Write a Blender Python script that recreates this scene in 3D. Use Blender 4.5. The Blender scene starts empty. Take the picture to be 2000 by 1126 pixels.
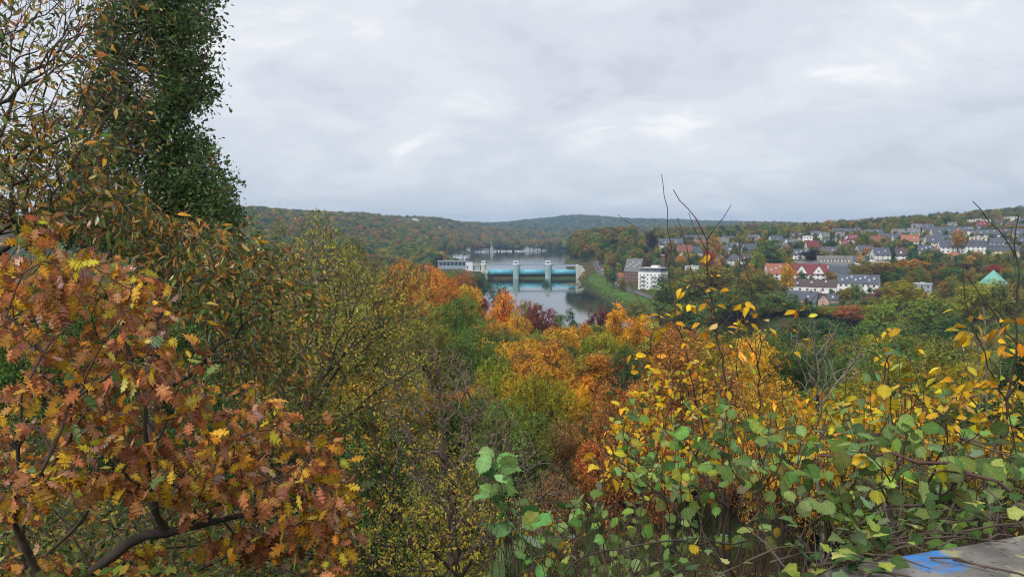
import bpy, bmesh, math, random
import numpy as np
from mathutils import Vector, Matrix, Euler

random.seed(11)
rng = np.random.default_rng(11)
SC = bpy.context.scene
COL = SC.collection

# ------------------------------------------------------------------ camera, sky, sun, exposure
EYE = 52.0
FOC = 1428.0                     # focal length in units of the 2000 px wide frame
HORIZON = 455.0
PITCH = math.atan((563.0 - HORIZON) / FOC)

cd = bpy.data.cameras.new('camera')
cam = bpy.data.objects.new('camera', cd)
COL.objects.link(cam)
cd.sensor_width = 36.0
cd.lens = 36.0 * FOC / 2000.0
cd.clip_start = 0.05
cd.clip_end = 20000.0
cam.location = (0, 0, EYE)
cam.rotation_euler = (math.radians(90) - PITCH, 0, 0)
SC.camera = cam

SUN_EL, SUN_AZ = math.radians(52), math.radians(215)   # azimuth clockwise from +Y
wd = bpy.data.worlds.new('World')
SC.world = wd
wd.use_nodes = True
nt = wd.node_tree
for n in list(nt.nodes):
    nt.nodes.remove(n)
def wn(t, **k):
    n = nt.nodes.new(t)
    for a, b in k.items():
        setattr(n, a, b)
    return n
out = wn('ShaderNodeOutputWorld')
bg = wn('ShaderNodeBackground')
bg.inputs['Strength'].default_value = 0.1
nt.links.new(bg.outputs[0], out.inputs['Surface'])
sky = wn('ShaderNodeTexSky', sky_type='NISHITA', sun_disc=False, sun_elevation=SUN_EL, sun_rotation=SUN_AZ)
tc = wn('ShaderNodeTexCoord')
sep = wn('ShaderNodeSeparateXYZ')
nt.links.new(tc.outputs['Generated'], sep.inputs[0])
def wm(op, a, b=None, c=None):
    n = wn('ShaderNodeMath', operation=op)
    for i, v in enumerate((a, b, c)):
        if v is None:
            continue
        if isinstance(v, (int, float)):
            n.inputs[i].default_value = v
        else:
            nt.links.new(v, n.inputs[i])
    return n.outputs[0]
zz = wm('ADD', wm('MAXIMUM', sep.outputs['Z'], 0.0), 0.30)
cu = wm('DIVIDE', sep.outputs['X'], zz)
cv = wm('DIVIDE', sep.outputs['Y'], zz)
comb = wn('ShaderNodeCombineXYZ')
nt.links.new(cu, comb.inputs[0]); nt.links.new(cv, comb.inputs[1])
def wnoise(scale, detail, rough, dist, off, sx=1.0, sy=1.0):
    mp = wn('ShaderNodeMapping')
    mp.inputs['Location'].default_value = off
    mp.inputs['Scale'].default_value = (sx, sy, 1)
    nt.links.new(comb.outputs[0], mp.inputs['Vector'])
    n = wn('ShaderNodeTexNoise')
    n.inputs['Scale'].default_value = scale
    n.inputs['Detail'].default_value = detail
    n.inputs['Roughness'].default_value = rough
    n.inputs['Distortion'].default_value = dist
    nt.links.new(mp.outputs[0], n.inputs['Vector'])
    return n.outputs['Fac']
big = wnoise(1.9, 8.0, 0.56, 0.7, (3.3, 1.2, 0))
mid = wnoise(5.0, 7.0, 0.6, 1.0, (7.1, 4.4, 0), 0.9, 1.0)
fine = wnoise(11.0, 6.0, 0.6, 0.5, (1.9, 8.4, 0), 0.8, 1.0)
mixv = wm('ADD', wm('MULTIPLY', big, 0.66), wm('ADD', wm('MULTIPLY', mid, 0.24), wm('MULTIPLY', fine, 0.10)))
ramp = wn('ShaderNodeValToRGB')
cr = ramp.color_ramp
cr.interpolation = 'EASE'
cr.elements[0].position = 0.36; cr.elements[0].color = (0.316, 0.330, 0.364, 1)
cr.elements[1].position = 0.68; cr.elements[1].color = (0.498, 0.493, 0.488, 1)
e = cr.elements.new(0.46); e.color = (0.359, 0.372, 0.405, 1)
e = cr.elements.new(0.56); e.color = (0.399, 0.410, 0.434, 1)
nt.links.new(mixv, ramp.inputs['Fac'])
sc10 = wn('ShaderNodeVectorMath', operation='SCALE')
sc10.inputs['Scale'].default_value = 10.0
nt.links.new(ramp.outputs['Color'], sc10.inputs[0])
wmix = wn('ShaderNodeMix', data_type='RGBA')
wmix.inputs['Factor'].default_value = 0.965
nt.links.new(sky.outputs[0], wmix.inputs[6])
nt.links.new(sc10.outputs[0], wmix.inputs[7])
nt.links.new(wmix.outputs[2], bg.inputs['Color'])

sl = bpy.data.lights.new('sun', 'SUN')
sl.energy = 1.5
sl.angle = math.radians(45)
sl.color = (1.0, 0.965, 0.91)
so = bpy.data.objects.new('sun', sl)
COL.objects.link(so)
sdir = Vector((math.sin(SUN_AZ) * math.cos(SUN_EL), math.cos(SUN_AZ) * math.cos(SUN_EL), math.sin(SUN_EL)))
so.rotation_euler = sdir.to_track_quat('Z', 'Y').to_euler()
so.location = (0, -20, 120)

SC.view_settings.view_transform = 'Standard'
SC.view_settings.look = 'None'
SC.view_settings.gamma = 1.0
SC.view_settings.use_curve_mapping = False
SC.view_settings.exposure = 1.06
cy = SC.cycles
cy.max_bounces = 6
cy.diffuse_bounces = 3
cy.glossy_bounces = 2
cy.transmission_bounces = 3
cy.volume_bounces = 0
cy.transparent_max_bounces = 4
cy.sample_clamp_indirect = 4.0
cy.filter_width = 1.1
cy.use_denoising = True
try:
    cy.denoiser = 'OPENIMAGEDENOISE'
    cy.denoising_input_passes = 'RGB_ALBEDO_NORMAL'
    cy.denoising_prefilter = 'ACCURATE'
except Exception:
    pass

# ------------------------------------------------------------------ helpers
CP, SP = math.cos(PITCH), math.sin(PITCH)
def at(px, py, D):
    """the world point seen at pixel px, py of the 2000 x 1126 photograph, D metres down the valley"""
    px = np.asarray(px, float); py = np.asarray(py, float); D = np.asarray(D, float)
    u = (563.0 - py) / FOC
    k = D / (CP + u * SP)
    return np.stack(np.broadcast_arrays((px - 1000.0) / FOC * k, D, EYE + k * (u * CP - SP)), -1)
def pix(p):
    p = np.asarray(p, float)
    x, y, z = p[..., 0], p[..., 1], p[..., 2] - EYE
    f = np.maximum(y * CP - z * SP, 1e-3)
    return 1000.0 + FOC * x / f, 563.0 - FOC * (y * SP + z * CP) / f

def tag(o, label=None, cat=None, group=None, kind=None):
    if label: o['label'] = label
    if cat: o['category'] = cat
    if group: o['group'] = group
    if kind: o['kind'] = kind
    return o
def empty(name, loc, rz=0.0, label=None, cat=None, group=None):
    o = bpy.data.objects.new(name, None)
    o.empty_display_size = 0.2
    o.location = [float(v) for v in loc]; o.rotation_euler = (0, 0, rz)
    COL.objects.link(o)
    return tag(o, label, cat, group)
def link(name, me, parent=None, loc=None):
    o = bpy.data.objects.new(name, me)
    COL.objects.link(o)
    if parent is not None: o.parent = parent
    if loc is not None: o.location = [float(v) for v in loc]
    return o
def mesh_np(name, V, FS, mats, tint=None, mi=None, smooth=False, lc=None):
    """V (n,3); FS a list of (m,k) index arrays; mi the material index of each face"""
    me = bpy.data.meshes.new(name)
    V = np.ascontiguousarray(V, np.float32)
    FS = [np.asarray(f, np.int32) for f in FS if len(f)]
    tot = np.concatenate([np.full(len(f), f.shape[1], np.int32) for f in FS])
    li = np.concatenate([f.ravel() for f in FS])
    me.vertices.add(len(V)); me.vertices.foreach_set('co', V.ravel())
    me.loops.add(len(li)); me.loops.foreach_set('vertex_index', li)
    me.polygons.add(len(tot))
    me.polygons.foreach_set('loop_start', np.concatenate([[0], np.cumsum(tot)[:-1]]).astype(np.int32))
    if mi is not None: me.polygons.foreach_set('material_index', np.asarray(mi, np.int32))
    if smooth: me.polygons.foreach_set('use_smooth', np.ones(len(tot), bool))
    for m in (mats if isinstance(mats, (list, tuple)) else [mats]): me.materials.append(m)
    if tint is not None:
        a = me.attributes.new('tint', 'FLOAT_COLOR', 'POINT')
        t = np.ones((len(V), 4), np.float32); t[:, :3] = tint
        a.data.foreach_set('color', t.ravel())
    if lc is not None:
        a = me.attributes.new('lc', 'FLOAT_VECTOR', 'POINT'); a.data.foreach_set('vector', np.ascontiguousarray(lc, np.float32).ravel())
    me.update(calc_edges=True)
    return me
class G:
    """collects boxes, prisms and tubes; build() makes ONE mesh object"""
    def __init__(s): s.V = []; s.F = []; s.n = 0; s.m = []
    def add(s, V, F, m=0):
        for f in F: s.F.append(tuple(i + s.n for i in f)); s.m.append(m)
        s.V += [tuple(map(float, v)) for v in V]; s.n += len(V)
        return s
    def box(s, x0, x1, y0, y1, z0, z1, m=0):
        V = [(x, y, z) for z in (z0, z1) for y in (y0, y1) for x in (x0, x1)]
        return s.add(V, [(0, 2, 3, 1), (4, 5, 7, 6), (0, 1, 5, 4), (2, 6, 7, 3), (0, 4, 6, 2), (1, 3, 7, 5)], m)
    def prism(s, prof, axis, a, b, m=0):
        n = len(prof)
        f = {'x': lambda p, t: (t, p[0], p[1]), 'y': lambda p, t: (p[0], t, p[1]), 'z': lambda p, t: (p[0], p[1], t)}[axis]
        V = [f(p, a) for p in prof] + [f(p, b) for p in prof]
        F = [tuple(range(n))[::-1], tuple(range(n, 2 * n))] + [(i, (i + 1) % n, n + (i + 1) % n, n + i) for i in range(n)]
        return s.add(V, F, m)
    def tube(s, pts, r, k=8, m=0):
        V, F = tube_np(np.asarray(pts, float), np.full(len(pts), r) if np.isscalar(r) else np.asarray(r, float), k)
        F = [tuple(f) for f in F]
        F += [tuple(range(k))[::-1], tuple(range(len(V) - k, len(V)))]
        return s.add(V, F, m)
    def mesh(s, name, mats, bevel=0.0, smooth=False):
        me = bpy.data.meshes.new(name)
        me.from_pydata(s.V, [], s.F)
        for m in (mats if isinstance(mats, (list, tuple)) else [mats]): me.materials.append(m)
        me.polygons.foreach_set('material_index', s.m)
        bm = bmesh.new(); bm.from_mesh(me)
        bmesh.ops.recalc_face_normals(bm, faces=bm.faces)
        if bevel:
            bmesh.ops.bevel(bm, geom=[e for e in bm.edges if len(e.link_faces) == 2 and e.calc_face_angle(0) > 0.5], offset=bevel, segments=1, affect='EDGES')
        bm.to_mesh(me); bm.free()
        if smooth: me.polygons.foreach_set('use_smooth', [True] * len(me.polygons))
        return me
    def build(s, name, mats, parent=None, loc=None, bevel=0.0, smooth=False):
        return link(name, s.mesh(name, mats, bevel, smooth), parent, loc)
def tube_np(P, R, k):
    n = len(P)
    T = np.gradient(P, axis=0); T /= np.maximum(np.linalg.norm(T, axis=1, keepdims=True), 1e-9)
    ref = np.array([0.31, 0.17, 0.93]) if abs(T[0] @ np.array([0.31, 0.17, 0.93])) < 0.85 else np.array([0.9, -0.3, 0.1])
    A = np.cross(T, ref); A /= np.maximum(np.linalg.norm(A, axis=1, keepdims=True), 1e-9)
    B = np.cross(T, A)
    an = np.arange(k) / k * 2 * np.pi
    V = P[:, None] + R[:, None, None] * (np.cos(an)[None, :, None] * A[:, None] + np.sin(an)[None, :, None] * B[:, None])
    i = np.arange(n - 1)[:, None] * k; j = np.arange(k)[None]; j2 = (j + 1) % k
    F = np.stack([i + j, i + j2, i + k + j2, i + k + j], -1).reshape(-1, 4)
    return V.reshape(-1, 3), F
def unit(v):
    return v / np.maximum(np.linalg.norm(v, axis=-1, keepdims=True), 1e-9)

# ------------------------------------------------------------------ materials
def newmat(name):
    m = bpy.data.materials.new(name); m.use_nodes = True
    t = m.node_tree
    for n in list(t.nodes): t.nodes.remove(n)
    return m, t, t.nodes.new('ShaderNodeOutputMaterial')
def vary(t, rgb, amount, scale, coord='Object', detail=4.0):
    """a base colour that wanders by +-amount"""
    c = t.nodes.new('ShaderNodeTexCoord'); n = t.nodes.new('ShaderNodeTexNoise')
    n.inputs['Scale'].default_value = scale; n.inputs['Detail'].default_value = detail
    t.links.new(c.outputs[coord], n.inputs['Vector'])
    r = t.nodes.new('ShaderNodeValToRGB')
    r.color_ramp.elements[0].position = 0.3; r.color_ramp.elements[1].position = 0.7
    r.color_ramp.elements[0].color = (*[max(0, v * (1 - amount)) for v in rgb], 1)
    r.color_ramp.elements[1].color = (*[min(1, v * (1 + amount)) for v in rgb], 1)
    t.links.new(n.outputs['Fac'], r.inputs['Fac'])
    return r.outputs['Color'], n
MATS = {}
def mat(name, rgb, rough=0.7, amount=0.12, scale=0.6, metal=0.0, bump=0.0, spec=0.3, coord='Object'):
    if name in MATS: return MATS[name]
    m, t, o = newmat(name)
    b = t.nodes.new('ShaderNodeBsdfPrincipled')
    b.inputs['Roughness'].default_value = rough; b.inputs['Metallic'].default_value = metal
    b.inputs['Specular IOR Level'].default_value = spec
    c, n = vary(t, rgb, amount, scale, coord)
    t.links.new(c, b.inputs['Base Color'])
    if bump:
        bp = t.nodes.new('ShaderNodeBump'); bp.inputs['Strength'].default_value = bump
        t.links.new(n.outputs['Fac'], bp.inputs['Height']); t.links.new(bp.outputs[0], b.inputs['Normal'])
    t.links.new(b.outputs[0], o.inputs['Surface'])
    MATS[name] = m
    return m
def streaked(name, rgb, rough=0.8, dark=0.55, tint=(0.20, 0.17, 0.12), scale=0.9):
    """weathered paint or concrete: rain streaks run down it, grime in patches"""
    m = mat(name, rgb, rough, 0.14, 0.35, bump=0.1)
    t = m.node_tree; b = next(n for n in t.nodes if n.type == 'BSDF_PRINCIPLED'); src = b.inputs['Base Color'].links[0].from_socket
    c = t.nodes.new('ShaderNodeTexCoord'); mp = t.nodes.new('ShaderNodeMapping'); mp.inputs['Scale'].default_value = (scale, scale, scale * 0.10)
    n = t.nodes.new('ShaderNodeTexNoise'); n.inputs['Scale'].default_value = 1.0; n.inputs['Detail'].default_value = 6; n.inputs['Roughness'].default_value = 0.65
    r = t.nodes.new('ShaderNodeMapRange'); r.inputs['From Min'].default_value = 0.50; r.inputs['From Max'].default_value = 0.72; r.inputs['To Max'].default_value = dark
    x = t.nodes.new('ShaderNodeMix'); x.data_type = 'RGBA'; x.inputs[7].default_value = (*tint, 1)
    t.links.new(c.outputs['Object'], mp.inputs[0]); t.links.new(mp.outputs[0], n.inputs['Vector']); t.links.new(n.outputs['Fac'], r.inputs['Value'])
    t.links.new(r.outputs[0], x.inputs[0]); t.links.new(src, x.inputs[6]); t.links.new(x.outputs[2], b.inputs['Base Color'])
    return m
def leaf_mat(name, instancer=False, glossy=0.0, transl=0.2, mottle=0.0):
    m, t, o = newmat(name)
    at1 = t.nodes.new('ShaderNodeAttribute'); at1.attribute_name = 'tint'
    if instancer:
        at2 = t.nodes.new('ShaderNodeAttribute'); at2.attribute_type = 'INSTANCER'; at2.attribute_name = 'col'
        c2 = at2.outputs['Color']
    else:
        c2 = t.nodes.new('ShaderNodeObjectInfo').outputs['Color']
    mx = t.nodes.new('ShaderNodeMix'); mx.data_type = 'RGBA'; mx.blend_type = 'MULTIPLY'
    mx.inputs['Factor'].default_value = 1.0
    t.links.new(at1.outputs['Color'], mx.inputs[6]); t.links.new(c2, mx.inputs[7])
    col = mx.outputs[2]
    if mottle:
        # a leaf blade: paler midrib and side veins, brown patches that differ from leaf to leaf
        def mth(op, a, b=None):
            n = t.nodes.new('ShaderNodeMath'); n.operation = op
            for i, v in enumerate((a, b)):
                if v is None: continue
                if isinstance(v, (int, float)): n.inputs[i].default_value = v
                else: t.links.new(v, n.inputs[i])
            return n.outputs[0]
        def mrange(v, a, b, c, d):
            n = t.nodes.new('ShaderNodeMapRange'); n.clamp = True
            for i, q in zip(('From Min', 'From Max', 'To Min', 'To Max'), (a, b, c, d)): n.inputs[i].default_value = q
            t.links.new(v, n.inputs['Value']); return n.outputs[0]
        al = t.nodes.new('ShaderNodeAttribute'); al.attribute_name = 'lc'
        sp = t.nodes.new('ShaderNodeSeparateXYZ'); t.links.new(al.outputs['Vector'], sp.inputs[0])
        ax = mth('ABSOLUTE', sp.outputs[0])
        w = mth('FRACT', mth('DIVIDE', mth('SUBTRACT', mth('ADD', sp.outputs[1], 2.0), mth('MULTIPLY', ax, 0.85)), 0.115))
        vein = mrange(mth('ABSOLUTE', mth('SUBTRACT', w, 0.5)), 0.36, 0.5, 0.0, 1.0)
        rib = mrange(ax, 0.008, 0.03, 1.0, 0.0)
        k = mth('ADD', mth('MULTIPLY', mth('MAXIMUM', vein, rib), 0.34), 0.86)
        oi = t.nodes.new('ShaderNodeObjectInfo'); tc = t.nodes.new('ShaderNodeTexCoord')
        va = t.nodes.new('ShaderNodeVectorMath'); va.operation = 'MULTIPLY_ADD'; va.inputs[1].default_value = (7.3, 5.1, 9.7)
        t.links.new(oi.outputs['Location'], va.inputs[0]); t.links.new(al.outputs['Vector'], va.inputs[2])
        vb = t.nodes.new('ShaderNodeVectorMath'); vb.operation = 'MULTIPLY_ADD'; vb.inputs[1].default_value = (3.0, 3.0, 3.0)
        t.links.new(tc.outputs['Object'], vb.inputs[0]); t.links.new(va.outputs[0], vb.inputs[2])
        nz = t.nodes.new('ShaderNodeTexNoise'); nz.inputs['Scale'].default_value = 2.6; nz.inputs['Detail'].default_value = 4
        t.links.new(vb.outputs[0], nz.inputs['Vector'])
        k = mth('MULTIPLY', k, mrange(nz.outputs['Fac'], 0.3, 0.7, 0.78, 1.18))
        vm = t.nodes.new('ShaderNodeVectorMath'); vm.operation = 'SCALE'
        t.links.new(col, vm.inputs[0]); t.links.new(k, vm.inputs['Scale'])
        bm_ = t.nodes.new('ShaderNodeMix'); bm_.data_type = 'RGBA'
        t.links.new(mrange(nz.outputs['Fac'], 0.60, 0.68, 0.0, 0.75), bm_.inputs[0]); t.links.new(vm.outputs[0], bm_.inputs[6]); bm_.inputs[7].default_value = (0.17, 0.085, 0.035, 1)
        col = bm_.outputs[2]
    d = t.nodes.new('ShaderNodeBsdfDiffuse'); tr = t.nodes.new('ShaderNodeBsdfTranslucent')
    t.links.new(col, d.inputs['Color']); t.links.new(col, tr.inputs['Color'])
    ms = t.nodes.new('ShaderNodeMixShader'); ms.inputs[0].default_value = transl
    t.links.new(d.outputs[0], ms.inputs[1]); t.links.new(tr.outputs[0], ms.inputs[2])
    last = ms.outputs[0]
    if glossy:
        gl = t.nodes.new('ShaderNodeBsdfGlossy'); gl.inputs['Roughness'].default_value = 0.5
        gl.inputs['Color'].default_value = (1, 1, 1, 1)
        fr = t.nodes.new('ShaderNodeFresnel'); fr.inputs['IOR'].default_value = 1.4
        mul = t.nodes.new('ShaderNodeMath'); mul.operation = 'MULTIPLY'; mul.inputs[1].default_value = glossy
        t.links.new(fr.outputs[0], mul.inputs[0])
        m2 = t.nodes.new('ShaderNodeMixShader')
        t.links.new(mul.outputs[0], m2.inputs[0]); t.links.new(last, m2.inputs[1]); t.links.new(gl.outputs[0], m2.inputs[2])
        last = m2.outputs[0]
    t.links.new(last, o.inputs['Surface'])
    return m
LEAF = leaf_mat('foliage')
LEAF_NEAR = leaf_mat('leaf blade', glossy=0.14, transl=0.27, mottle=3.0)
LEAF_FAR = leaf_mat('wood foliage', instancer=True)
BARK = mat('bark', (0.055, 0.045, 0.035), 0.9, 0.45, 6.0, bump=0.6)
BARK_GREY = mat('pale bark', (0.17, 0.15, 0.125), 0.9, 0.35, 9.0, bump=0.4)
BARK_FINE = mat('twig bark', (0.085, 0.062, 0.048), 0.85, 0.4, 14.0, bump=0.3)
# ------------------------------------------------------------------ terrain
NL = [(0, 50.4), (2, 50.4), (5, 49.4), (10, 47.0)]
NR = [(0, 50.4), (1.5, 50.4), (2, 50.5), (3, 50.0), (5, 48.9), (10, 45.5), (15, 42), (25, 36), (40, 30), (80, 21), (165, 13)]
TERR = {
 -900: NL + [(20, 44), (40, 38), (80, 31), (165, 23), (250, 15), (330, 10), (420, 8), (600, 8), (850, 12), (1000, 25), (1200, 50), (1500, 86), (2000, 92), (7500, 95)],
 300: NL + [(20, 43.5), (40, 37), (80, 30), (165, 22), (250, 14), (330, 10), (420, 8), (600, 8), (850, 12), (1000, 25), (1200, 50), (1500, 86), (2000, 92), (7500, 95)],
 500: NL + [(20, 42), (40, 34.5), (80, 26), (165, 18), (250, 12), (330, 8), (600, 7), (850, 10), (1000, 18), (1200, 38), (1500, 84), (2000, 92), (7500, 95)],
 700: NR[:8] + [(40, 31), (80, 23), (165, 15), (250, 8), (330, 5), (500, 5), (850, 9.8), (1000, 12), (1200, 22), (1500, 50), (2000, 86), (2600, 88), (7500, 90)],
 850: NR[:8] + [(40, 29), (80, 21), (165, 13), (250, 5), (330, 3), (500, 3), (700, 5), (850, 9.8), (1300, 10), (1400, 14), (1600, 28), (2000, 58), (2600, 82), (3500, 86), (7500, 88)],
 930: NR + [(250, 4), (330, 2), (500, 2), (700, 4), (850, 9.8), (1650, 10), (1750, 13), (2000, 22), (2600, 58), (3200, 78), (4500, 84), (7500, 84)],
 1000: NR + [(230, 6), (270, 1.5), (800, 2), (850, 9.8), (1760, 10), (1850, 13), (2200, 22), (2600, 38), (3200, 68), (4000, 88), (4500, 103), (5500, 98), (7500, 96)],
 1060: NR + [(230, 6), (270, 1.5), (800, 2), (850, 9.8), (1760, 10), (1850, 12), (2600, 30), (3200, 58), (4000, 92), (4500, 120), (5500, 112), (7500, 106)],
 1100: NR + [(230, 6), (270, 1.5), (420, 1.5), (800, 2), (850, 9.8), (1000, 10), (1040, 12), (1100, 20), (1300, 22), (1500, 11), (1760, 10), (1850, 12), (2600, 28), (3200, 52), (4500, 138), (5500, 126), (7500, 110)],
 1130: NR + [(230, 6), (270, 1.5), (420, 1.5), (700, 4), (800, 5), (850, 10), (890, 16), (960, 31), (1100, 35), (1300, 30), (1500, 12), (1760, 10), (2600, 28), (3200, 52), (4500, 142), (5500, 126), (7500, 110)],
 1160: NR + [(230, 6), (270, 1.5), (420, 2), (600, 4), (700, 5), (830, 8), (865, 16), (920, 31), (1050, 37), (1200, 36), (1500, 14), (2600, 28), (3200, 52), (4500, 134), (7500, 115)],
 1200: NR + [(230, 5), (270, 1.5), (420, 3), (500, 4), (600, 5), (720, 7), (800, 14), (850, 28), (940, 37), (1100, 38), (1300, 36), (1500, 25), (2000, 20), (3500, 66), (4500, 128), (7500, 105)],
 1300: NR + [(220, 5), (250, 1.5), (420, 3.5), (500, 4.5), (600, 6), (650, 12), (700, 22), (800, 32), (900, 40), (1100, 42), (1500, 38), (2200, 34), (3500, 70), (4500, 120), (7500, 100)],
 1500: NR[:9] + [(80, 21), (165, 10), (220, 4), (250, 1.5), (330, 2), (420, 7), (500, 15), (600, 25), (700, 33), (850, 40), (1000, 45), (1200, 45), (1500, 40), (3500, 66), (4500, 92), (7500, 90)],
 1700: NR[:9] + [(80, 21), (165, 10), (220, 4), (250, 1.5), (330, 2), (420, 8), (500, 16), (600, 27), (700, 36), (850, 47), (1000, 55), (1150, 58), (1500, 50), (4500, 82), (7500, 85)],
 2000: NR[:9] + [(80, 21), (165, 10), (220, 4), (250, 1.5), (330, 2), (420, 9), (500, 18), (600, 31), (700, 42), (850, 55), (1000, 68), (1200, 76), (1500, 75), (7500, 85)],
 2900: NR[:9] + [(80, 21), (165, 10), (220, 4), (250, 1.5), (330, 2), (420, 9), (500, 18), (600, 32), (700, 44), (850, 58), (1000, 72), (1200, 80), (7500, 85)],
}
TC = np.array(sorted(TERR), float)
TD = np.concatenate([np.linspace(0, 20, 41), np.geomspace(20.5, 7500, 260)])
TZ = np.stack([np.interp(np.log1p(TD), np.log1p([a for a, b in TERR[int(c)]]), [b for a, b in TERR[int(c)]]) for c in TC])
for _ in range(2):
    TZ[:, 1:-1] = 0.25 * TZ[:, :-2] + 0.5 * TZ[:, 1:-1] + 0.25 * TZ[:, 2:]

WEIR_Y = 840.0
RIVER = np.array([(-29, 838), (75, 838), (76, 800), (73, 740), (71, 619), (74, 500), (85, 430), (120, 390), (250, 372), (1200, 400), (1200, 292), (250, 262), (100, 250), (30, 268), (-12, 330), (-27, 420), (-29, 600)], float)
LAKE = np.array([(-30, 842), (-52, 852), (-70, 950), (-104, 1150), (-112, 1225), (-110, 1300), (-96, 1500), (-84, 1650), (-40, 1740), (40, 1765), (110, 1750), (420, 1740), (420, 1480), (150, 1420), (100, 1200), (72, 1030), (68, 930), (74, 842)], float)
def sdist(P, poly):
    """signed distance to a polygon, negative inside"""
    x, y = P[..., 0], P[..., 1]
    d = np.full(x.shape, 1e18); ins = np.zeros(x.shape, bool)
    for a, b in zip(poly, np.roll(poly, -1, 0)):
        ab = b - a
        t = np.clip(((x - a[0]) * ab[0] + (y - a[1]) * ab[1]) / (ab @ ab), 0, 1)
        d = np.minimum(d, (x - a[0] - t * ab[0]) ** 2 + (y - a[1] - t * ab[1]) ** 2)
        c = (a[1] > y) != (b[1] > y)
        with np.errstate(divide='ignore', invalid='ignore'):
            ins ^= c & (x < (b[0] - a[0]) * (y - a[1]) / (b[1] - a[1] + 1e-12) + a[0])
    d = np.sqrt(d)
    return np.where(ins, -d, d)
def smooth01(t):
    t = np.clip(t, 0, 1); return t * t * (3 - 2 * t)
def vnoise(x, y, s, seed=0):
    """cheap smooth value noise"""
    x = x / s + seed * 17.3; y = y / s - seed * 9.1
    xi, yi = np.floor(x), np.floor(y); fx, fy = smooth01(x - xi), smooth01(y - yi)
    h = lambda a, b: np.modf(np.abs(np.sin(a * 127.1 + b * 311.7 + seed) * 43758.5453))[0]
    return (h(xi, yi) * (1 - fx) + h(xi + 1, yi) * fx) * (1 - fy) + (h(xi, yi + 1) * (1 - fx) + h(xi + 1, yi + 1) * fx) * fy
def hgt(x, y):
    x = np.asarray(x, float); y = np.asarray(y, float)
    D = np.clip(y, 0, 7500)
    px = np.clip(1000 + FOC * x / np.maximum(D, 6.0), TC[0], TC[-1])
    ci = np.clip(np.searchsorted(TC, px) - 1, 0, len(TC) - 2); ct = (px - TC[ci]) / (TC[ci + 1] - TC[ci])
    di = np.clip(np.searchsorted(TD, D) - 1, 0, len(TD) - 2); dt = np.clip((D - TD[di]) / (TD[di + 1] - TD[di]), 0, 1)
    z = (TZ[ci, di] * (1 - dt) + TZ[ci, di + 1] * dt) * (1 - ct) + (TZ[ci + 1, di] * (1 - dt) + TZ[ci + 1, di + 1] * dt) * ct
    z = z + np.clip((D - 4) / 60, 0, 1) * 2.2 * (vnoise(x, y, 23, 1) - 0.5) + np.clip((D - 1400) / 800, 0, 1) * (22 * (vnoise(x, y, 330, 2) - 0.5) + 12 * (vnoise(x, y, 120, 5) - 0.5))
    P = np.stack([x, y], -1)
    sr, sl_ = sdist(P, RIVER), sdist(P, LAKE)
    z = np.where((y > 200) & (y < 840), np.maximum(z, 1.0), z)
    z = np.where(y >= 850, np.maximum(z, 9.7), z)
    k = smooth01((sr + 2) / 9); z = np.where(sr < 7, z * k + (-2.2) * (1 - k), z)
    k = smooth01((sl_ + 2) / 8); z = np.where(sl_ < 6, z * k + 6.6 * (1 - k), z)
    return z
def ground(x, y):
    return float(hgt(x, y))
def hit(px, py, d0=300.0, d1=1700.0):
    """where the line of sight through px, py meets the terrain"""
    D = np.linspace(d0, d1, 1401); P = at(px, py, D)
    b = P[:, 2] <= hgt(P[:, 0], P[:, 1])
    return P[np.argmax(b)] if b.any() else P[-1]

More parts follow.
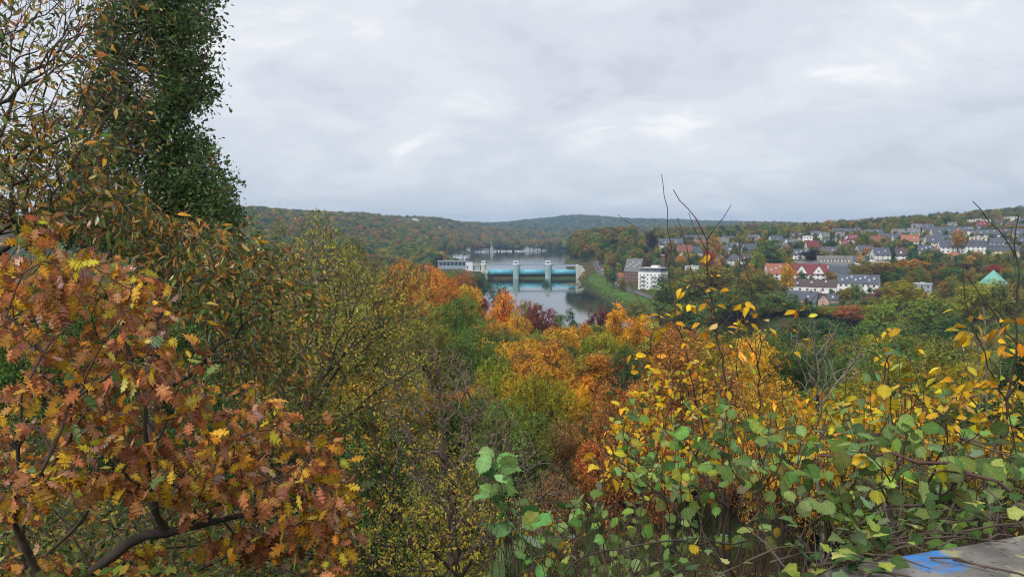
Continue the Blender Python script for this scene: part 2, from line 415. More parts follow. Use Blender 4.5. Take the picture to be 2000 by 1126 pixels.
def terrain():
    rows = np.concatenate([[-60, -30, -12, -5, -2], np.linspace(0, 20, 41), np.geomspace(20.6, 250, 90), np.linspace(253, 1250, 250), np.geomspace(1262, 7000, 90)])
    cols = np.concatenate([np.linspace(-1400, 800, 62), np.linspace(806, 1360, 100), np.linspace(1375, 3400, 70)])
    Y, PX = np.meshgrid(rows, cols, indexing='ij')
    X = (PX - 1000) / FOC * np.maximum(Y + 10, 16.0)
    Z = hgt(X, Y)
    n, m = Y.shape
    i = np.arange(n - 1)[:, None] * m; j = np.arange(m - 1)[None]
    F = np.stack([i + j, i + j + 1, i + m + j + 1, i + m + j], -1).reshape(-1, 4)
    mt, t, o = newmat('woodland floor')
    b = t.nodes.new('ShaderNodeBsdfPrincipled'); b.inputs['Roughness'].default_value = 0.95; b.inputs['Specular IOR Level'].default_value = 0.1
    c = t.nodes.new('ShaderNodeTexCoord')
    def nz(s, d=5):
        q = t.nodes.new('ShaderNodeTexNoise'); q.inputs['Scale'].default_value = s; q.inputs['Detail'].default_value = d
        t.links.new(c.outputs['Object'], q.inputs['Vector']); return q.outputs['Fac']
    r1 = t.nodes.new('ShaderNodeValToRGB'); t.links.new(nz(9.0, 8), r1.inputs['Fac'])
    r1.color_ramp.elements[0].position = 0.32; r1.color_ramp.elements[0].color = (0.030, 0.026, 0.014, 1)
    r1.color_ramp.elements[1].position = 0.70; r1.color_ramp.elements[1].color = (0.17, 0.095, 0.035, 1)
    e = r1.color_ramp.elements.new(0.5); e.color = (0.075, 0.052, 0.022, 1)
    r2 = t.nodes.new('ShaderNodeValToRGB'); t.links.new(nz(1.3, 8), r2.inputs['Fac'])
    r2.color_ramp.elements[0].position = 0.3; r2.color_ramp.elements[0].color = (0.035, 0.055, 0.018, 1)
    r2.color_ramp.elements[1].position = 0.7; r2.color_ramp.elements[1].color = (0.085, 0.12, 0.035, 1)
    r3 = t.nodes.new('ShaderNodeValToRGB'); t.links.new(nz(0.06, 4), r3.inputs['Fac'])
    r3.color_ramp.elements[0].position = 0.45; r3.color_ramp.elements[1].position = 0.56
    mx = t.nodes.new('ShaderNodeMix'); mx.data_type = 'RGBA'
    t.links.new(r3.outputs[0], mx.inputs['Factor']); t.links.new(r1.outputs[0], mx.inputs[6]); t.links.new(r2.outputs[0], mx.inputs[7])
    t.links.new(mx.outputs[2], b.inputs['Base Color']); t.links.new(b.outputs[0], o.inputs['Surface'])
    tag(link('ground', mesh_np('ground', np.stack([X, Y, Z], -1).reshape(-1, 3), [F], mt, smooth=True)), kind='structure')
terrain()

# ------------------------------------------------------------------ water
def water_mat(name, bump, s, body, rough):
    m, t, o = newmat(name)
    b = t.nodes.new('ShaderNodeBsdfPrincipled')
    b.inputs['Base Color'].default_value = (*body, 1); b.inputs['Roughness'].default_value = rough
    b.inputs['IOR'].default_value = 1.333; b.inputs['Specular IOR Level'].default_value = 0.5
    c = t.nodes.new('ShaderNodeTexCoord'); mp = t.nodes.new('ShaderNodeMapping'); mp.inputs['Scale'].default_value = (0.35, 1.0, 1.0)
    n = t.nodes.new('ShaderNodeTexNoise'); n.inputs['Scale'].default_value = s; n.inputs['Detail'].default_value = 3
    n2 = t.nodes.new('ShaderNodeTexNoise'); n2.inputs['Scale'].default_value = 0.02; n2.inputs['Detail'].default_value = 4
    t.links.new(c.outputs['Object'], mp.inputs[0]); t.links.new(mp.outputs[0], n.inputs['Vector']); t.links.new(mp.outputs[0], n2.inputs['Vector'])
    r = t.nodes.new('ShaderNodeMapRange'); r.inputs['From Min'].default_value = 0.42; r.inputs['From Max'].default_value = 0.58
    r.inputs['To Min'].default_value = bump * 0.25; r.inputs['To Max'].default_value = bump
    t.links.new(n2.outputs['Fac'], r.inputs['Value'])
    bp = t.nodes.new('ShaderNodeBump'); bp.inputs['Distance'].default_value = 0.12
    t.links.new(r.outputs[0], bp.inputs['Strength']); t.links.new(n.outputs['Fac'], bp.inputs['Height'])
    t.links.new(bp.outputs[0], b.inputs['Normal']); t.links.new(b.outputs[0], o.inputs['Surface'])
    return m
def grown(poly, d):
    c = poly.mean(0); out_ = []
    n = len(poly)
    for i in range(n):
        e1 = unit(poly[i] - poly[i - 1]); e2 = unit(poly[(i + 1) % n] - poly[i])
        nn = unit(np.array([e1[1] + e2[1], -e1[0] - e2[0]]))
        out_.append(poly[i] + nn * d)
    a, b = sdist(np.array(out_), poly), 0
    return np.array([o if s > 0 else 2 * p - o for o, s, p in zip(out_, a, poly)])
def sheet(name, poly, z, m):
    me = bpy.data.meshes.new(name)
    me.from_pydata([(x, y, z) for x, y in poly], [], [tuple(range(len(poly)))])
    bm = bmesh.new(); bm.from_mesh(me)
    bmesh.ops.triangulate(bm, faces=bm.faces)
    for f in bm.faces:
        if f.normal.z < 0: f.normal_flip()
    bm.to_mesh(me); bm.free(); me.materials.append(m)
    return tag(link(name, me), kind='structure')
rv = grown(RIVER, 5.0); rv[0, 1] = rv[1, 1] = 841.0
lk = grown(LAKE, 4.5); lk[0] = (-31, 843.2); lk[-1] = (76, 843.2)
sheet('river', rv, 0.0, water_mat('river water', 0.16, 0.5, (0.018, 0.028, 0.026), 0.03))
sheet('lake', lk, 9.0, water_mat('lake water', 0.45, 0.35, (0.02, 0.032, 0.034), 0.05))

# grassy bank and the road along it
def strip(name, left, right, m, lift, n=60, w=4, kind='structure'):
    L, R = np.array(left, float), np.array(right, float)
    def rs(p):
        d = np.concatenate([[0], np.cumsum(np.linalg.norm(np.diff(p, axis=0), axis=1))])
        q = np.linspace(0, d[-1], n); return np.stack([np.interp(q, d, p[:, 0]), np.interp(q, d, p[:, 1])], -1)
    L, R = rs(L), rs(R)
    P = L[:, None] + (R - L)[:, None] * np.linspace(0, 1, w)[None, :, None]
    Z = hgt(P[..., 0], P[..., 1]) + lift
    i = np.arange(n - 1)[:, None] * w; j = np.arange(w - 1)[None]
    F = np.stack([i + j, i + j + 1, i + w + j + 1, i + w + j], -1).reshape(-1, 4)
    o = link(name, mesh_np(name, np.concatenate([P, Z[..., None]], -1).reshape(-1, 3), [F], m, smooth=True))
    return tag(o, kind=kind)
GRASS = mat('meadow grass', (0.075, 0.14, 0.028), 0.95, 0.6, 0.35, bump=0.8, spec=0.1)
ASPH = mat('road asphalt', (0.09, 0.088, 0.085), 0.9, 0.2, 0.8, spec=0.2)
STONE = mat('bank stones', (0.085, 0.08, 0.055), 0.95, 0.5, 1.4, bump=0.8)
BANK_W = [(90, 815), (80, 775), (76, 740), (74.5, 619), (77.5, 505), (88, 440)]
BANK_E = [(94, 815), (92, 760), (91, 700), (91, 619), (95, 540), (106, 450)]
strip('grass_bank', BANK_W, BANK_E, GRASS, 0.12, 80, 10)
strip('stone_edge', [(86, 815), (77.5, 775), (73.6, 740), (72.0, 619), (75.1, 505), (85.8, 435)], [(90, 815), (80, 775), (76, 740), (74.5, 619), (77.5, 505), (88, 440)], STONE, 0.1, 60, 3)
ROAD_W = [(97, 870), (93.5, 760), (92.5, 700), (92.5, 619), (96.5, 540), (107.5, 450)]
ROAD_E = [(103.5, 870), (100, 760), (99, 700), (99, 619), (103, 540), (114, 450)]
strip('road', ROAD_W, ROAD_E, ASPH, 0.28, 70, 3)
mid_l = [(a[0] * 0.51 + b[0] * 0.49, a[1]) for a, b in zip(ROAD_W, ROAD_E)]; mid_r = [(a[0] * 0.49 + b[0] * 0.51, a[1]) for a, b in zip(ROAD_W, ROAD_E)]
WHITE = mat('white paint', (0.74, 0.75, 0.75), 0.6, 0.05, 0.5)
strip('road_marking', mid_l, mid_r, WHITE, 0.30, 70, 2)
kl = [(a[0] - 0.25, a[1]) for a in ROAD_W]
strip('kerb', kl, ROAD_W, mat('kerb concrete', (0.3, 0.29, 0.27), 0.9), 0.4, 70, 2)

# ------------------------------------------------------------------ the weir
TEAL = streaked('pale teal concrete', (0.32, 0.48, 0.46))
CREAM = streaked('cream concrete', (0.54, 0.56, 0.49))
CAPW = mat('white gate house', (0.66, 0.68, 0.72), 0.7, 0.06, 0.4)
CYAN = streaked('cyan gate paint', (0.14, 0.46, 0.57), 0.42, 0.45, (0.05, 0.16, 0.20), 0.5)
STEELB = mat('blue grey steel', (0.44, 0.52, 0.60), 0.55, 0.1, 0.5)
DARKC = mat('dark weir concrete', (0.05, 0.047, 0.045), 0.7, 0.35, 0.5, bump=0.2)
GREYC = streaked('grey concrete', (0.36, 0.35, 0.33), 0.9)
GLASS = mat('window glass', (0.035, 0.045, 0.055), 0.12, 0.2, 0.5, spec=0.7)
DARKM = mat('dark metal', (0.05, 0.05, 0.055), 0.5, 0.2, 1.0)
def build_weir():
    w = empty('weir', (0, WEIR_Y, 0), 0, 'low river weir with three cyan roller gates between pale concrete piers', 'weir')
    ZX = lambda px, D=WEIR_Y: (px - 1000) / FOC * D
    def pier(x0, x1, m, base=0.0):
        g = G(); r = (x1 - x0) / 2; cx = (x0 + x1) / 2
        nose = [(cx + r * math.cos(a), -5 + r * 0.7 * math.sin(a)) for a in np.linspace(math.pi, 2 * math.pi, 11)]
        g.prism(nose + [(x1, 9), (x0, 9)], 'z', -2.5, 16.4)
        p = g.build('pier', m, w)
        g = G(); g.box(x0 - 0.35, x1 + 0.35, -5.6, 5, 16.42, 16.95); g.box(x0 + 0.7, x1 - 0.6, -4.2, 4, 16.95, 20.0); g.box(x0 + 0.4, x1 - 0.3, -4.6, 4.3, 20.0, 20.3)
        g.build('gate_house', CAPW, p)
        g = G(); g.box(x0 + 1.6, x1 - 1.6, -4.32, -4.2, 17.8, 19.0)
        g.build('window', GLASS, p)
        return p
    pier(1.2, 7.7, TEAL); pier(37.9, 44.6, TEAL)
    p = pier(-35.4, -30.4, CREAM)
    g = G(); g.box(-36.5, -27.3, -6.5, 9, -2.5, 9.4); g.build('pier_base', CREAM, w, bevel=0.15)
    bays = [(-27.2, 1.1), (7.8, 37.8), (44.7, 73.2)]
    for n, (a, b) in enumerate(bays):
        g = G(); g.tube([(a, 0, 7.2), (b, 0, 7.2)], 3.0, 40)
        for x in np.linspace(a + 0.2, b - 0.5, 9): g.tube([(x, 0, 7.2), (x + 0.25, 0, 7.2)], 3.06, 40)
        o = g.build('roller_gate', CYAN, w, smooth=True)
        o.data.polygons.foreach_set('use_smooth', [len(f.vertices) == 4 for f in o.data.polygons])
        g = G(); g.prism([(-2.2, 4.4), (0.6, 4.3), (1.2, 3.2), (-1.6, 3.3)], 'x', a, b); g.build('gate_lip', DARKM, o)
        g = G(); g.prism([(3.3, -2), (3.3, 4.6), (8, 8.6), (8, -2)], 'x', a, b, 0)
        for x in np.linspace(a + 3, b - 3, 6): g.box(x - 0.5, x + 0.5, 2.3, 3.3, -2, 3.6, 0)
        g.build('sill', DARKC if n < 2 else GREYC, w)  # dark concrete below every gate but the last, which gets grey
        g = G(); g.box(a - (2 if n == 0 else 0), b, 3.2, 5.4, 13.9, 15.7)
        for x in np.linspace(a + 1, b - 1, 12): g.box(x - 0.12, x + 0.12, 3.05, 3.2, 13.9, 15.7)
        o = g.build('walkway_beam', STEELB, w)
        g = G()
        g.box(a, b, 2.6, 6.0, 15.7, 15.95)
        g.build('walkway_deck', CAPW, o)
        for x in np.linspace(a + 0.5, b - 0.5, 8):
            g = G(); g.box(x - 0.04, x + 0.04, 2.65, 2.73, 15.95, 17.0); g.build('railing_post', DARKM, o)
        g = G(); g.box(a, b, 2.66, 2.72, 16.92, 17.0); g.build('handrail', DARKM, o)
        g = G(); g.box(a + 0.1 if n else b - 1.6, a + 1.5 if n else b - 0.2, 1.5, 3.0, 9.0, 15.6)
        g.build('chain_box', STEELB, w)
    # east abutment with its stepped wing wall
    g = G(); g.prism([(-6, -2.5), (-6, 15.8), (10, 15.8), (10, -2.5)], 'x', 73.3, 76.4)
    o = g.build('abutment', CREAM, w, bevel=0.1)
    g = G(); g.prism([(76.4, -2.5), (76.4, 14.9), (79.5, 14.4), (83.5, 8.6), (91, 6.0), (91, 1.2), (83, -2.5)], 'y', -5.5, -4.0)
    ww = g.build('wing_wall', CREAM, w)
    g = G(); g.prism([(76.4, 14.92), (79.6, 14.42), (83.7, 8.62), (91, 6.02), (91, 6.4), (83.9, 9.0), (79.8, 14.9), (76.4, 15.3)], 'y', -5.8, -3.7)
    g.build('coping', CAPW, ww)
    for k in range(9):
        g = G(); x = 79.3 + k * 0.5; z = 14.0 - k * 0.68; g.box(x, x + 0.52, -3.6, -1.4, z - 0.7, z); g.build('step', GREYC, ww)
    for k in range(5):
        g = G(); x = 77.5 + 2.7 * k; g.box(x - 0.05, x + 0.05, -5.55, -5.52, -1, max(3.0, 12 - 2.3 * k)); g.build('joint', DARKC, ww)
    # west end: gantry frame and lower white wall beside the pier
    g = G(); g.box(-44.5, -35.6, -3, 3, 14.6, 17.2); g.build('gantry_beam', GREYC, w)
    for x in (-44.3, -36.6):
        g = G(); g.box(x, x + 1.0, -3, 3, 9.4, 14.6); g.build('gantry_leg', DARKM, w)
    g = G(); g.box(-52, -36.6, -5, 7, -2, 9.3); g.build('lock_wall', CAPW, w, bevel=0.1)
build_weir()
SPOT = mat('lamp head', (0.6, 0.62, 0.62), 0.4)
for i, (px, py) in enumerate([(1112, 517), (1126, 516), (1132, 517)]):
    b = at(px, py, WEIR_Y + 4)
    o = empty('street_lamp', b, 0, ['slim grey lamp post on the weir walkway nearest the middle pier', 'slim lamp post standing on the weir end wall', 'slim lamp post above the weir steps'][i], 'street lamp', 'lamp posts at the weir')
    g = G(); g.tube([(0, 0, -0.3), (0, 0, 4.6), (0.2, 0, 4.9), (0.9, 0, 5.0)], 0.09, 6); g.build('pole', DARKM, o)
    g = G(); g.box(0.7, 1.5, -0.15, 0.15, 4.94, 5.06); g.build('lamp_head', SPOT, o)

# powerhouse west of the weir
def power():
    a = at(889, 530, 872); a[2] = ground(a[0], a[1])
    o = empty('power_house', (a[0], 872, 8.0), 0, 'long low glazed power station building at the west end of the weir', 'building')
    PANEL = mat('pale blue panels', (0.30, 0.36, 0.43), 0.5, 0.06, 0.4)
    g = G(); g.box(-20, 14, -6, 6, 0, 10.2); g.build('wall', PANEL, o)
    g = G(); g.box(-21, 15, -7, 7, 10.2, 11.2); g.box(-14, -2, -3, 3, 11.2, 11.9); g.build('roof', mat('grey roof felt', (0.30, 0.30, 0.31), 0.9), o)
    for k in range(7):
        x = -18.5 + k * 4.6
        g = G(); g.box(x, x + 3.8, -6.12, -5.98, 5.6, 9.4); f = g.build('window', mat('blue window frame', (0.2, 0.3, 0.38), 0.5), o)
        g = G(); g.box(x + 0.3, x + 3.5, -6.18, -6.1, 5.9, 9.1); g.build('pane', GLASS, f)
    o = empty('control_block', at(917.5, 545, 852), 0, 'windowless white concrete control block next to the glazed power station', 'building')
    o.location.z = 5.0
    g = G(); g.box(-4.4, 3.6, -5, 5, 0, 14.0); g.build('wall', CAPW, o)
    g = G(); g.box(-4.7, 3.9, -5.3, 5.3, 14.0, 14.6); g.build('roof', mat('dark roof felt', (0.07, 0.07, 0.075), 0.9), o)
    g = G(); g.box(-3.4, -1.6, -5.1, -4.95, 6.6, 9.0); g.build('door', DARKM, o)
power()
# driftwood and the small islet below the weir
g = G(); pts = [at(px, py, 735 - k * 16) for k, (px, py) in enumerate([(1139, 556.5), (1136, 560), (1132, 564), (1128, 568)])]
for k, p in enumerate(pts): p[2] = 1.5 - 0.5 * k
g.tube(pts, [0.55, 0.5, 0.42, 0.25], 8); lo = empty('driftwood', pts[0], 0, 'dark drift log slanting out of the river near the grassy bank', 'log')
tr_ = g.build('trunk', mat('wet wood', (0.035, 0.025, 0.02), 0.7), lo); tr_.location = -Vector(pts[0])
g = G(); g.tube([pts[0] + 0, pts[0] + np.array([1.2, 0.5, 1.0]), pts[0] + np.array([1.8, 1, 1.2])], [0.3, 0.2, 0.08], 6)
tr_ = g.build('root', MATS['wet wood'], lo); tr_.location = -Vector(pts[0])
def islet(px, py, D, rx, ry, h, name):
    c = at(px, py, D); n = 24
    A = np.linspace(0, 2 * np.pi, n, endpoint=False); V = []; F = []
    for k, s in enumerate((1.0, 0.75, 0.4)):
        V += [(c[0] + math.cos(a) * rx * s * (1 + 0.2 * math.sin(3 * a + 1)), D + math.sin(a) * ry * s, -0.5 + (0.5 + h) * k / 2) for a in A]
    for k in range(2): F += [(k * n + i, k * n + (i + 1) % n, (k + 1) * n + (i + 1) % n, (k + 1) * n + i) for i in range(n)]
    me = bpy.data.meshes.new(name); me.from_pydata(V, [], F + [tuple(range(2 * n, 3 * n))]); me.materials.append(mat('reedy mud', (0.10, 0.11, 0.045), 0.95, 0.4, 1.0, bump=0.5))
    tag(link(name, me), kind='structure')
islet(1065, 556, 735, 4.6, 5, 0.6, 'islet')
islet(1117, 554, 745, 13, 8, 0.9, 'gravel_bar')

def bank_weeds():
    rg = np.random.default_rng(33); n = 9000
    y = rg.uniform(450, 815, n)
    xw = np.interp(y, [p[1] for p in BANK_W][::-1], [p[0] for p in BANK_W][::-1]); xe = np.interp(y, [p[1] for p in BANK_E][::-1], [p[0] for p in BANK_E][::-1])
    t = np.where(rg.uniform(size=n) < 0.6, rg.normal(-0.05, 0.09, n), rg.uniform(0, 1, n)); x = xw + t * (xe - xw)
    c = np.clip(vnoise(x, y, 6.0, 3) * 1.6 - 0.35, 0.05, 1.2)
    z = np.maximum(hgt(x, y), 0.05) + rg.uniform(0, 1, n) * c * np.where(t < 0.12, 1.7, 0.5)
    P = np.stack([x, y, z + 0.1], -1); Nn = unit(rg.normal(0, 0.5, (n, 3)) + np.array([0, -.3, .8]))
    col = np.array([(0.075, 0.13, 0.03), (0.11, 0.15, 0.035), (0.13, 0.11, 0.04), (0.05, 0.075, 0.025)])[rg.integers(0, 4, n)] * np.exp(rg.normal(0, .2, (n, 1)))
    V, F, T = leaf_cards(P, Nn, rg.uniform(0.35, 0.9, n), col, 0.7, rg)
    tag(link('bank_weeds', mesh_np('bank_weeds', V, [F], LEAF, T)), 'rough weeds and reeds fringing the grassy bank', 'weeds', kind='stuff')
# ------------------------------------------------------------------ houses
def plaster(n, rgb): return streaked(n + ' plaster', rgb, 0.9, 0.32, tuple(v * 0.45 for v in rgb), 0.7)
WALLS = {'white': plaster('white', (0.80, 0.79, 0.77)), 'cream': plaster('cream', (0.74, 0.67, 0.52)), 'yellow': plaster('yellow', (0.66, 0.53, 0.27)),
         'tan': plaster('tan', (0.48, 0.33, 0.24)), 'brick': mat('brown brick wall', (0.16, 0.085, 0.065), 0.9, 0.25, 1.5), 'grey': plaster('grey', (0.36, 0.37, 0.40)), 'pink': plaster('pink', (0.60, 0.38, 0.31))}
def tiles(n, rgb):
    return mat(n + ' roof tiles', rgb, 0.75, 0.22, 1.6, bump=0.3)
ROOFS = {'slate': tiles('slate', (0.085, 0.092, 0.115)), 'red': tiles('red', (0.20, 0.075, 0.055)), 'orange': tiles('orange', (0.30, 0.115, 0.07)), 'darkred': tiles('dark red', (0.17, 0.04, 0.04)),
         'brown': tiles('brown', (0.085, 0.06, 0.058)), 'grey': tiles('grey', (0.155, 0.15, 0.15)), 'tan': tiles('tan', (0.42, 0.33, 0.26)), 'pale': tiles('pale', (0.42, 0.44, 0.46))}
FRAMEW = mat('white window frame', (0.72, 0.72, 0.72), 0.5, 0.04)
ROOFGL = mat('roof light glass', (0.35, 0.40, 0.46), 0.1, 0.1, spec=0.8)
CHIM = mat('chimney brick', (0.12, 0.07, 0.055), 0.9, 0.25, 3.0)
WIN_ME = {}
def win_mesh(w, h):
    k = (round(w, 1), round(h, 1))
    if k not in WIN_ME:
        g = G(); f = 0.09
        g.box(-w / 2, w / 2, -0.05, 0.06, 0, f, 0); g.box(-w / 2, w / 2, -0.05, 0.06, h - f, h, 0)
        g.box(-w / 2, -w / 2 + f, -0.048, 0.058, f, h - f, 0); g.box(w / 2 - f, w / 2, -0.048, 0.058, f, h - f, 0); g.box(-0.04, 0.04, -0.046, 0.056, f, h - f, 0)
        g.box(-w / 2 + f, w / 2 - f, -0.02, 0.05, f, h - f, 1)
        WIN_ME[k] = g.mesh('window', [FRAMEW, GLASS])
    return WIN_ME[k]
RL_ME = None
HOUSES = [dict(px=892, py=538, w=80, top=504, D=858, x=-70, y=872, r=24), dict(px=930, py=545, w=40, top=508, D=840, x=-50, y=850, r=14), dict(px=1040, py=545, w=190, top=508, D=834, x=20, y=842, r=4), dict(px=908, py=507, w=70, top=486, D=1215, x=-80, y=1290, r=2)]
def house(px, py, wpx, top, roof='slate', wall='white', turn=0.0, kind='gable', label='', floors=2, face='eave', depth=None, cat='house', name='house', lights=0, dormers=0, chim=1, eave=0.52, gables=0, D=None, group='houses of the town on the far bank'):
    """wpx: the width in the photograph of the side facing us; top: the roof's highest row; eave: the share of the height that is wall"""
    p = hit(px, py) if D is None else at(px, py, D)
    D = p[1]; s = D / FOC
    W = wpx * s; H = (py - top) * s
    if face == 'gable':
        L, Dp = (depth or W * 1.25), W
        rot = math.radians(turn) + math.pi / 2
    else:
        L, Dp = W, (depth or min(W * 0.75, 11.0))
        rot = math.radians(turn)
    toward = math.atan2(p[0], p[1])
    rot -= toward
    fwd = (L if face == 'gable' else Dp) / 2
    base = (p[0] + math.sin(toward) * fwd, p[1] + math.cos(toward) * fwd)
    gz = min(p[2], ground(*base))
    o = empty(name, (base[0], base[1], p[2]), rot, label, cat, group)
    HOUSES.append(dict(px=px, py=py, w=wpx, top=top, D=D, x=base[0], y=base[1], r=max(L, Dp) * 0.62))
    E = H * eave; R = H - E; fl = E / floors
    x, y = L / 2, Dp / 2
    wm_, rm = WALLS[wall], ROOFS[roof]
    cam_l = Matrix.Rotation(-rot, 2) @ Vector((-base[0], -base[1])); cam_l.normalize()
    below = -4.0
    g = G()
    def wins(parent, axis, sign, span, z0, z1, nf, wall_at):
        n = max(1, int(span / 3.1)); h = (z1 - z0) / nf
        if span > 26: n = max(4, int(span / 4.4))
        for f in range(nf):
            for i in range(n):
                t = (i + 0.5) / n * span - span / 2
                wo = link('window', win_mesh(min(1.5, span / n * 0.5), min(1.55, h * 0.56)), parent)
                z = z0 + f * h + h * 0.27
                if axis == 'y': wo.location = (t, sign * wall_at, z); wo.rotation_euler = (0, 0, 0 if sign < 0 else math.pi)
                else: wo.location = (sign * wall_at, t, z); wo.rotation_euler = (0, 0, math.pi / 2 if sign > 0 else -math.pi / 2)
    if kind == 'flat':
        g.box(-x, x, -y, y, below, H - 0.6); w_ = g.build('wall', wm_, o)
        g = G(); g.box(-x - 0.3, x + 0.3, -y - 0.3, y + 0.3, H - 0.6, H - 0.15); g.box(-x * 0.3, x * 0.25, -y * 0.4, y * 0.4, H - 0.15, H + 0.5)
        r_ = g.build('roof', rm, o)
        E = H - 0.6; fl = E / floors
    elif kind == 'mansard':
        g.box(-x, x, -y, y, below, E); w_ = g.build('wall', wm_, o)
        g = G(); a = R * 0.30; ov = 0.35
        V = [(-x - ov, -y - ov, E - 0.1), (x + ov, -y - ov, E - 0.1), (x + ov, y + ov, E - 0.1), (-x - ov, y + ov, E - 0.1), (-x + a, -y + a, H - R * 0.25), (x - a, -y + a, H - R * 0.25), (x - a, y - a, H - R * 0.25), (-x + a, y - a, H - R * 0.25), (-x + a * 2, 0, H), (x - a * 2, 0, H)]
        g.add(V, [(0, 1, 2, 3), (0, 1, 5, 4), (1, 2, 6, 5), (2, 3, 7, 6), (3, 0, 4, 7), (4, 5, 9, 8), (6, 7, 8, 9), (5, 6, 9), (7, 4, 8)])
        r_ = g.build('roof', rm, o)
    elif kind == 'hip':
        g.box(-x, x, -y, y, below, E); w_ = g.build('wall', wm_, o)
        g = G(); ov = 0.5; q = min(y, x * 0.8)
        V = [(-x - ov, -y - ov, E - 0.1), (x + ov, -y - ov, E - 0.1), (x + ov, y + ov, E - 0.1), (-x - ov, y + ov, E - 0.1), (-x + q, 0, H), (x - q, 0, H)]
        g.add(V, [(3, 2, 1, 0), (0, 1, 5, 4), (1, 2, 5), (2, 3, 4, 5), (3, 0, 4)]); r_ = g.build('roof', rm, o)
    else:
        g.prism([(-y, below), (y, below), (y, E), (0, H - 0.28), (-y, E)], 'x', -x, x); w_ = g.build('wall', wm_, o)
        g = G(); ov = 0.45; sl_ = R / y; t = 0.24
        g.prism([(-y - ov, E - sl_ * ov - 0.02), (0, H - 0.02), (y + ov, E - sl_ * ov - 0.02), (y + ov, E - sl_ * ov + t), (0, H + t), (-y - ov, E - sl_ * ov + t)], 'x', -x - 0.3, x + 0.3)
        r_ = g.build('roof', rm, o)
        for sgn in (-1, 1):
            if cam_l.x * sgn > 0.3 and R > 2.2 and Dp > 4:
                wo = link('window', win_mesh(1.1, 1.3), o); wo.location = (sgn * x, 0, E + R * 0.22); wo.rotation_euler = (0, 0, math.pi / 2 * sgn)
    if cam_l.y < -0.15: wins(o, 'y', -1, L * 0.92, 0, E, floors, y)
    if cam_l.y > 0.15: wins(o, 'y', 1, L * 0.92, 0, E, floors, y)
    for sgn in (-1, 1):
        if cam_l.x * sgn > 0.25: wins(o, 'x', sgn, Dp * 0.86, 0, E, floors, x)
    ys = -1 if cam_l.y < 0 else 1
    if kind in ('gable', 'mansard'):
        slope = math.atan2(R, y)
        for k in range(lights):
            t = ((k + 0.5) / lights - 0.5) * L * 0.86
            f = 0.35 + 0.33 * ((k * 7) % 3) / 2
            g = G(); g.box(-0.6, 0.6, -0.8, 0.8, -0.02, 0.14)
            q = g.build('roof_window', ROOFGL, o); q.location = (t, ys * y * (1 - f), E + R * f + 0.26); q.rotation_euler = (-ys * slope, 0, 0)
        for k in range(dormers):
            t = ((k + 0.5) / dormers - 0.5) * L * 0.88
            w2 = min(1.7, L / max(1, dormers) * 0.36); yy = ys * y * 0.80
            g = G(); g.box(t - w2 / 2, t + w2 / 2, min(yy, 0), max(yy, 0), E + R * 0.16, E + R * 0.62)
            q = g.build('dormer', WALLS['grey'] if kind == 'mansard' else wm_, o)
            g = G(); g.box(t - w2 / 2 - 0.15, t + w2 / 2 + 0.15, min(yy * 1.06, 0), max(yy * 1.06, 0), E + R * 0.62, E + R * 0.70); g.build('dormer_roof', rm, q)
            wo = link('window', win_mesh(w2 * 0.72, min(1.2, R * 0.36)), q); wo.location = (t, yy, E + R * 0.21); wo.rotation_euler = (0, 0, 0 if ys < 0 else math.pi)
        for k in range(gables):
            t = ((k + 0.5) / gables - 0.5) * L
            gw = L / gables * 0.36
            g = G(); a, b = ys * (y + 0.06), ys * y * 0.1
            g.prism([(t - gw, E * 0.9), (t + gw, E * 0.9), (t + gw, E + 0.1), (t, E + R * 0.9), (t - gw, E + 0.1)], 'y', min(a, b), max(a, b)); q = g.build('cross_gable', wm_, o)
            g = G(); a = ys * (y + 0.45); g.prism([(t - gw - .4, E - .25), (t, E + R * 0.9 + 0.02), (t + gw + .4, E - .25), (t + gw + .4, E + .05), (t, E + R * 0.9 + 0.32), (t - gw - .4, E + .05)], 'y', min(a, b), max(a, b)); g.build('gable_roof', rm, q)
            wo = link('window', win_mesh(1.2, 1.4), q); wo.location = (t, ys * (y + 0.06), E + R * 0.2); wo.rotation_euler = (0, 0, 0 if ys < 0 else math.pi)
    for k in range(chim if kind != 'flat' else 0):
        t = (-0.3 + 0.6 * k / max(1, chim - 1) if chim > 1 else 0.28) * L
        g = G(); g.box(t - 0.4, t + 0.4, -0.35 + ys * 0.6, 0.35 + ys * 0.6, H - 1.4, H + 1.1); q = g.build('chimney', CHIM, r_)
    return o
H_ = house
H_(1676, 572, 75, 537, 'slate', 'white', -6, label='large white house with charcoal roof dotted by many roof lights, above the pale green crowns', lights=8, eave=.55, floors=2, chim=1, depth=12)
H_(1585, 571, 90, 546, 'brown', 'white', -3, label='long white terrace under a plain dark brown roof, beside the house of many roof lights', eave=.5, lights=3, floors=1, chim=2, depth=11)
H_(1567, 597, 56, 570, 'slate', 'grey', -8, label='low slate-roofed hall directly below the brown-roofed terrace', eave=.25, floors=1, lights=2, depth=16)
H_(1606, 597, 20, 575, 'brown', 'pink', 8, face='gable', label='small pink gabled house beside the low slate hall', eave=.5)
H_(1626, 592, 22, 574, 'slate', 'tan', 5, label='small tan house with dark roof next to the pink gable', eave=.45, lights=1)
H_(1517, 547, 44, 515, 'orange', 'white', 18, label='white house with a bright orange red roof and roof lights, nearest the round orange tree', eave=.42, lights=4, depth=12)
H_(1581, 548, 62, 516, 'darkred', 'white', 2, label='white house with dark red roof and two tall white gables', eave=.42, gables=2, lights=2, depth=12)
H_(1584, 522, 66, 510, 'grey', 'grey', 2, label='long plain grey roof rising behind the twin white gables', eave=.3, floors=1, depth=10, chim=1)
H_(1629, 530, 64, 500, 'grey', 'cream', 4, label='long cream school-like block with grey roof and a white band of attic windows', eave=.45, dormers=9, floors=2, chim=2, depth=13)
